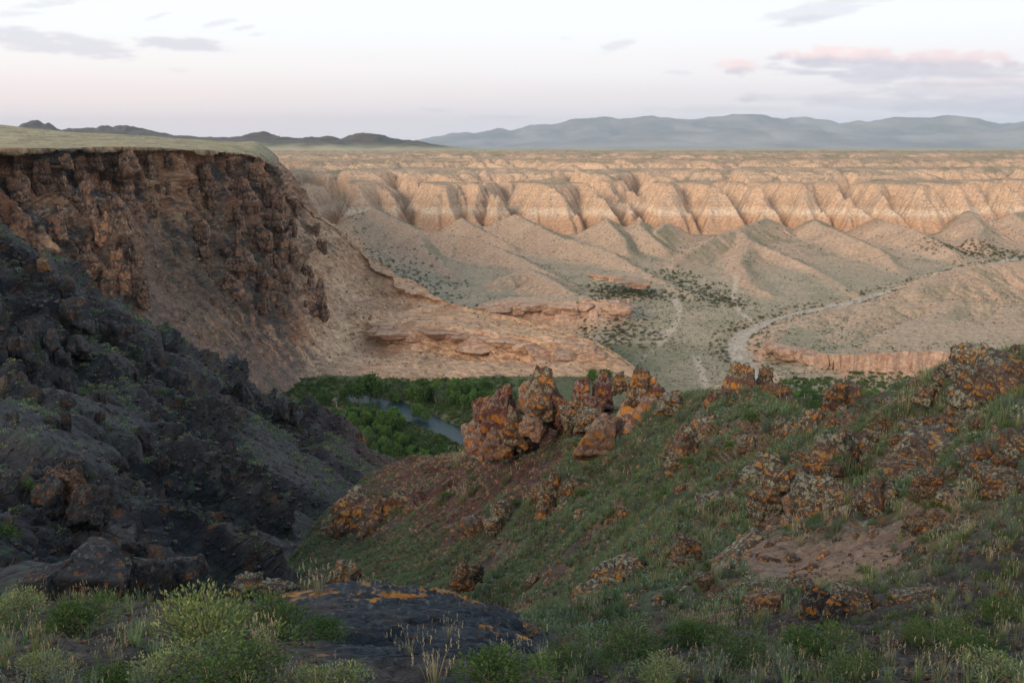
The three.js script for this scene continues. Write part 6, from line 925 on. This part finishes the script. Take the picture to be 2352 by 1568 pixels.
const DARKG = [[.055, .115, .028], [.075, .145, .034], [.042, .09, .023]], MIDG = [[.10, .205, .042], [.135, .245, .055], [.078, .16, .038]], GREYG = [[.11, .155, .085], [.13, .175, .10], [.085, .125, .06]];
const trees = [tree(81, 950, DARKG), tree(82, 950, MIDG), tree(83, 950, MIDG, 1.2), tree(84, 850, GREYG), tree(85, 950, DARKG, .8)];
const kindName = ['dark green', 'fresh green', 'spreading green', 'grey-green', 'slim dark green'];
const groundAt = (x, z) => valleyHeight(x, z);
function putTree(u, vFoot, k, h, label, group, y0 = -128) { const q = atHeight(u, vFoot, y0), y = Math.max(groundAt(q[0], q[2]), -130.6); const [L, T] = trees[k]; return plant('tree', label, 'tree', [['crown', L, leafMat], ['trunk', T, woodMat]], [q[0], y - .2, q[2]], h / 10, u * 1.3, group); }
for (const [u, v, k, h, l] of [[850, 905, 0, 15, 'tallest dark tree at the left bend of the river'], [868, 908, 4, 12, 'dark tree on the right of the tallest river tree'], [822, 912, 0, 11, 'dark tree on the left of the tallest river tree'], [960, 948, 1, 8, 'bright round tree standing alone at the water edge'], [978, 955, 1, 5.5, 'small bright tree beside the lone waterside tree'], [790, 918, 4, 8, 'dark tree beside the pale dead tree'], [745, 925, 0, 7, 'low dark tree near the left end of the channel'], [1005, 905, 1, 9, 'light green tree in the middle of the far bank row'], [1030, 908, 2, 9, 'spreading tree right of the middle of the far bank row'], [1085, 905, 2, 9.5, 'broad light tree near the right end of the far bank row'], [1048, 900, 1, 9, 'light domed tree behind the far bank row'], [1120, 905, 0, 8, 'dark tree at the right end of the far bank row'], [915, 905, 3, 8, 'grey-green tree right of the tallest river tree'], [945, 902, 0, 8, 'dark tree between grey-green and light trees'], [975, 902, 0, 9, 'dark tree left of the light far bank tree'], [1200, 900, 1, 8, 'light tree just showing left of the pointed crag'], [1360, 888, 1, 9, 'light tree behind the red crag row'], [1390, 886, 0, 9, 'dark tree behind the red crag row']]) putTree(u, v, k, h, l);
seed(404);
for (let i = 0; i < 90; i++) { const k = Math.floor(rr(0, 5)); { const u = rr(890, 1180), v = rr(905, 945); if (v > 915 + (u - 890) * .1) continue; putTree(u, v, k, rr(5, 10), kindName[k] + ' tree in the thicket between far bank and river', kindName[k] + ' trees of the riverside thicket'); } }
for (let i = 0; i < 70; i++) { const k = Math.floor(rr(0, 5)); { const u = rr(690, 1050), v = rr(990, 1055); if (v < 975 + Math.max(0, u - 850) * .42) continue; putTree(u, v, k, rr(4, 6), kindName[k] + ' tree on the near river bank below the dark slope', kindName[k] + ' trees on the near bank'); } }
for (let i = 0; i < 34; i++) putTree(rr(690, 925), rr(962, 992), i % 2 ? 0 : 1, rr(5, 8), (i % 2 ? 'dark green' : 'fresh green') + ' tree beside the left channel', (i % 2 ? 'dark' : 'fresh') + ' trees beside the left channel');
for (let i = 0; i < 12; i++) putTree(rr(735, 900), rr(936, 948), 3, rr(3, 5), 'grey-green willow on the island between the channels', 'willows on the river island');
for (let i = 0; i < 22; i++) { const k = Math.floor(rr(0, 5)); putTree(rr(1815, 2110), rr(920, 950), k, rr(6, 9.5), kindName[k] + ' tree below the right sandstone cliff', kindName[k] + ' trees below the right cliff'); }
{ // pale dead tree
  seed(90); const T = new Leaves(); const grow = (p, d, l, r, n) => { const e = [p[0] + d[0] * l, p[1] + d[1] * l, p[2] + d[2] * l]; T.twig(p, e, r, jit([.42, .40, .36], .1)); if (n) for (let i = 0; i < 3; i++) { const q = [d[0] + rr(-.8, .8), d[1] + rr(-.2, .5), d[2] + rr(-.8, .8)], m = Math.hypot(...q); grow(e, q.map(x => x / m), l * .72, r * .62, n - 1); } }; grow([0, 0, 0], [.1, 1, 0], 1.7, .16, 5);
  const q = atHeight(772, 928, -128); const t = new THREE.Group(); t.name = 'dead_tree'; tag(t, 'pale leafless dead tree among dark river trees', 'tree'); const m = new THREE.Mesh(T.geometry(), woodMat); m.name = 'branches'; t.add(m); t.position.set(q[0], groundAt(q[0], q[2]), q[2]); scene.add(shadows(t));
}
{ // thickets, reeds and shrubs nobody could count
  const tmp = []; seed(505);
  for (let i = 0; i < 20000; i++) { const u = rr(640, 2130), v = rr(868, 1050), q = atHeight(u, v, -128), D = -q[2]; if (u > 1180 && u < 1790) continue; if (u > 1790 && v > 950) continue; const dr = Math.min(distPoly(q[0], q[2], river), distPoly(q[0], q[2], riverArm) + 2); if (dr < 9) continue; const y = groundAt(q[0], q[2]); if (y > -124) continue; tmp.push([q[0], y - .1, q[2]]); }
  const th = bushParts(91, 110, .34, [...MIDG, ...DARKG], .5)[0], reed = tuft(92, 16, [.10, .13, .05], [.24, .23, .12], .35, 0, .09);
  stuff('undergrowth', 'green willow thicket and reeds along the river', th, leafMat, tmp.filter((_, i) => i % 4), q => rr(.7, 1.7), q => { const k = rr(.5, 1.05), g = noise(q[0] / 18, 1, q[2] / 18); return [k * (1 + .5 * g), k, k * (1 + .5 * Math.max(g, 0))]; }, 93, () => .9);
  stuff('reeds', 'pale reeds along the river bank', reed, leafMat, tmp.filter((q, i) => !(i % 4) || false), q => rr(1.2, 2.2), () => { const k = rr(.7, 1.2); return [k, k, k]; }, 94);
  // desert shrubs: the largest one by one, the rest together
  const dot = bushParts(95, 60, .42, [[.075, .085, .038], [.10, .11, .05], [.06, .07, .032]], .5)[0];
  const ok = (col) => ({ weight: (x, y, z) => z < -1260 || z > -520 ? 0 : 1, test: (q, n) => { const D = -q[2]; const pr = project(...q); if (pr[0] < -60 || pr[0] > 2420) return false; if (n[1] < .55) return false; return fbm(q[0] / 34, 3, q[2] / 34, 3) + .35 * noise(q[0] / 120, 5, q[2] / 120) + rr(-.4, .4) > .08; } });
  const v1 = surfacePoints(valleyGround, 34000, ok(), 96), v2 = surfacePoints(cliffGround, 5000, { weight: (x, y, z) => z < -800 || z > -330 || x < -330 ? 0 : 1, test: (q, n) => n[1] > .45 && n[1] < .98 && q[1] < -12 && fbm(q[0] / 22, q[1] / 22, q[2] / 22, 3) + rr(-.4, .4) > .08 }, 97);
  v1.push(...surfacePoints(valleyGround, 14000, { weight: (x, y, z) => z < -780 || z > -530 || y > -112 ? 0 : 1, test: (q, n) => { const pr = project(...q); return pr[0] > 1200 && pr[0] < 2420 && n[1] > .8 && distPoly(q[0], q[2], wash) > 6 && noise(q[0] / 14, 3, q[2] / 14) + rr(-.5, .5) > -.1; } }, 99).map(q => [...q, 2]));
  const talus = surfacePoints(cliffGround, 30000, { weight: (x, y, z) => z < -760 || z > -330 || x < -330 || y > -20 ? 0 : 1, test: (q, n) => noise(q[0] / 9, q[1] / 16, q[2] / 9) + rr(-.5, .5) > .15 }, 100);
  stuff('talus_stones', 'loose brown stones on the scree under the cliff', dressRock(rockGeometry(972, 2, { s: [1, .7, .8], planes: 8 }), 3), MATS.brown, talus, () => .22 + 1.0 * rnd() ** 4, q => { const k = rr(.7, 2.4), w = rnd(), s = sstep(-160, 0, q[0]); return [k * (1 + .4 * s), k * (1 + .35 * s), k * (.95 + .3 * s)]; }, 101);
  // bushes follow the wash, the side valleys and the foot of the wall
  seed(506); const lines = [wash, ...[[[1540, 620], [1600, 655], [1640, 680], [1655, 700]], [[1390, 655], [1450, 668], [1500, 680]], [[2150, 560], [2230, 572], [2352, 582], [2450, 590]], [[760, 520], [830, 570], [900, 610], [960, 650], [1020, 690]], [[1400, 700], [1420, 740], [1440, 790]]].map(l => l.map(([u, v]) => { const f = findValley(u, v) || findCliff(u, v); return f.p; }))];
  const v3 = []; lines.forEach((l, li) => { for (let i = 0; i < (li ? 420 : 900); i++) { const k = Math.floor(rr(0, l.length - 1)), t = rnd(), s = li ? 16 : 11, x = mix(l[k][0], l[k + 1][0], t) + (rr(-1, 1) + rr(-1, 1)) * s * (li === 4 ? 1.3 : 1), z = mix(l[k][2], l[k + 1][2], t) + (rr(-1, 1) + rr(-1, 1)) * s; if (!li && distPoly(x, z, wash) < 6) continue; v3.push([x, groundAt(x, z), z, 1]); } });
  const all = [...v1, ...v2, ...v3].filter(q => { const pr = project(...q); return pr[0] > -40 && pr[0] < 2400 && pr[1] < 920; });
  const size = q => (q[3] === 2 ? .3 + .65 * rnd() ** 2 : q[3] ? rr(.7, 1.9) : .3 + .65 * rnd() ** 2.5) * (1 + .25 * sstep(600, 1100, -q[2]));
  seed(507); const sized = all.map(q => [...q.slice(0, 3), size(q)]).sort((a, b) => b[3] / -b[2] - a[3] / -a[2]);
  sized.slice(0, 290).forEach((q, i) => { const o = new THREE.Mesh(dot, leafMat); o.name = numbered('desert_shrub'); const wh = q[2] > -640 ? 'near the river' : q[2] > -800 ? 'by the dry wash' : 'in a side valley of the tan hills'; tag(o, 'dark rounded desert shrub growing ' + wh, 'shrub', 'desert shrubs ' + wh); o.position.set(q[0], q[1] - .15, q[2]); o.scale.set(q[3], q[3] * .8, q[3]); o.rotation.y = i; scene.add(shadows(o)); });
  stuff('desert_scrub', 'small dark shrubs dotted over the tan hills', dot, leafMat, sized.slice(290), q => q[3], () => { const k = rr(.6, 1.5); return [k, k * rr(.95, 1.15), k]; }, 98, () => .8);
}
renderer.render(scene, camera);
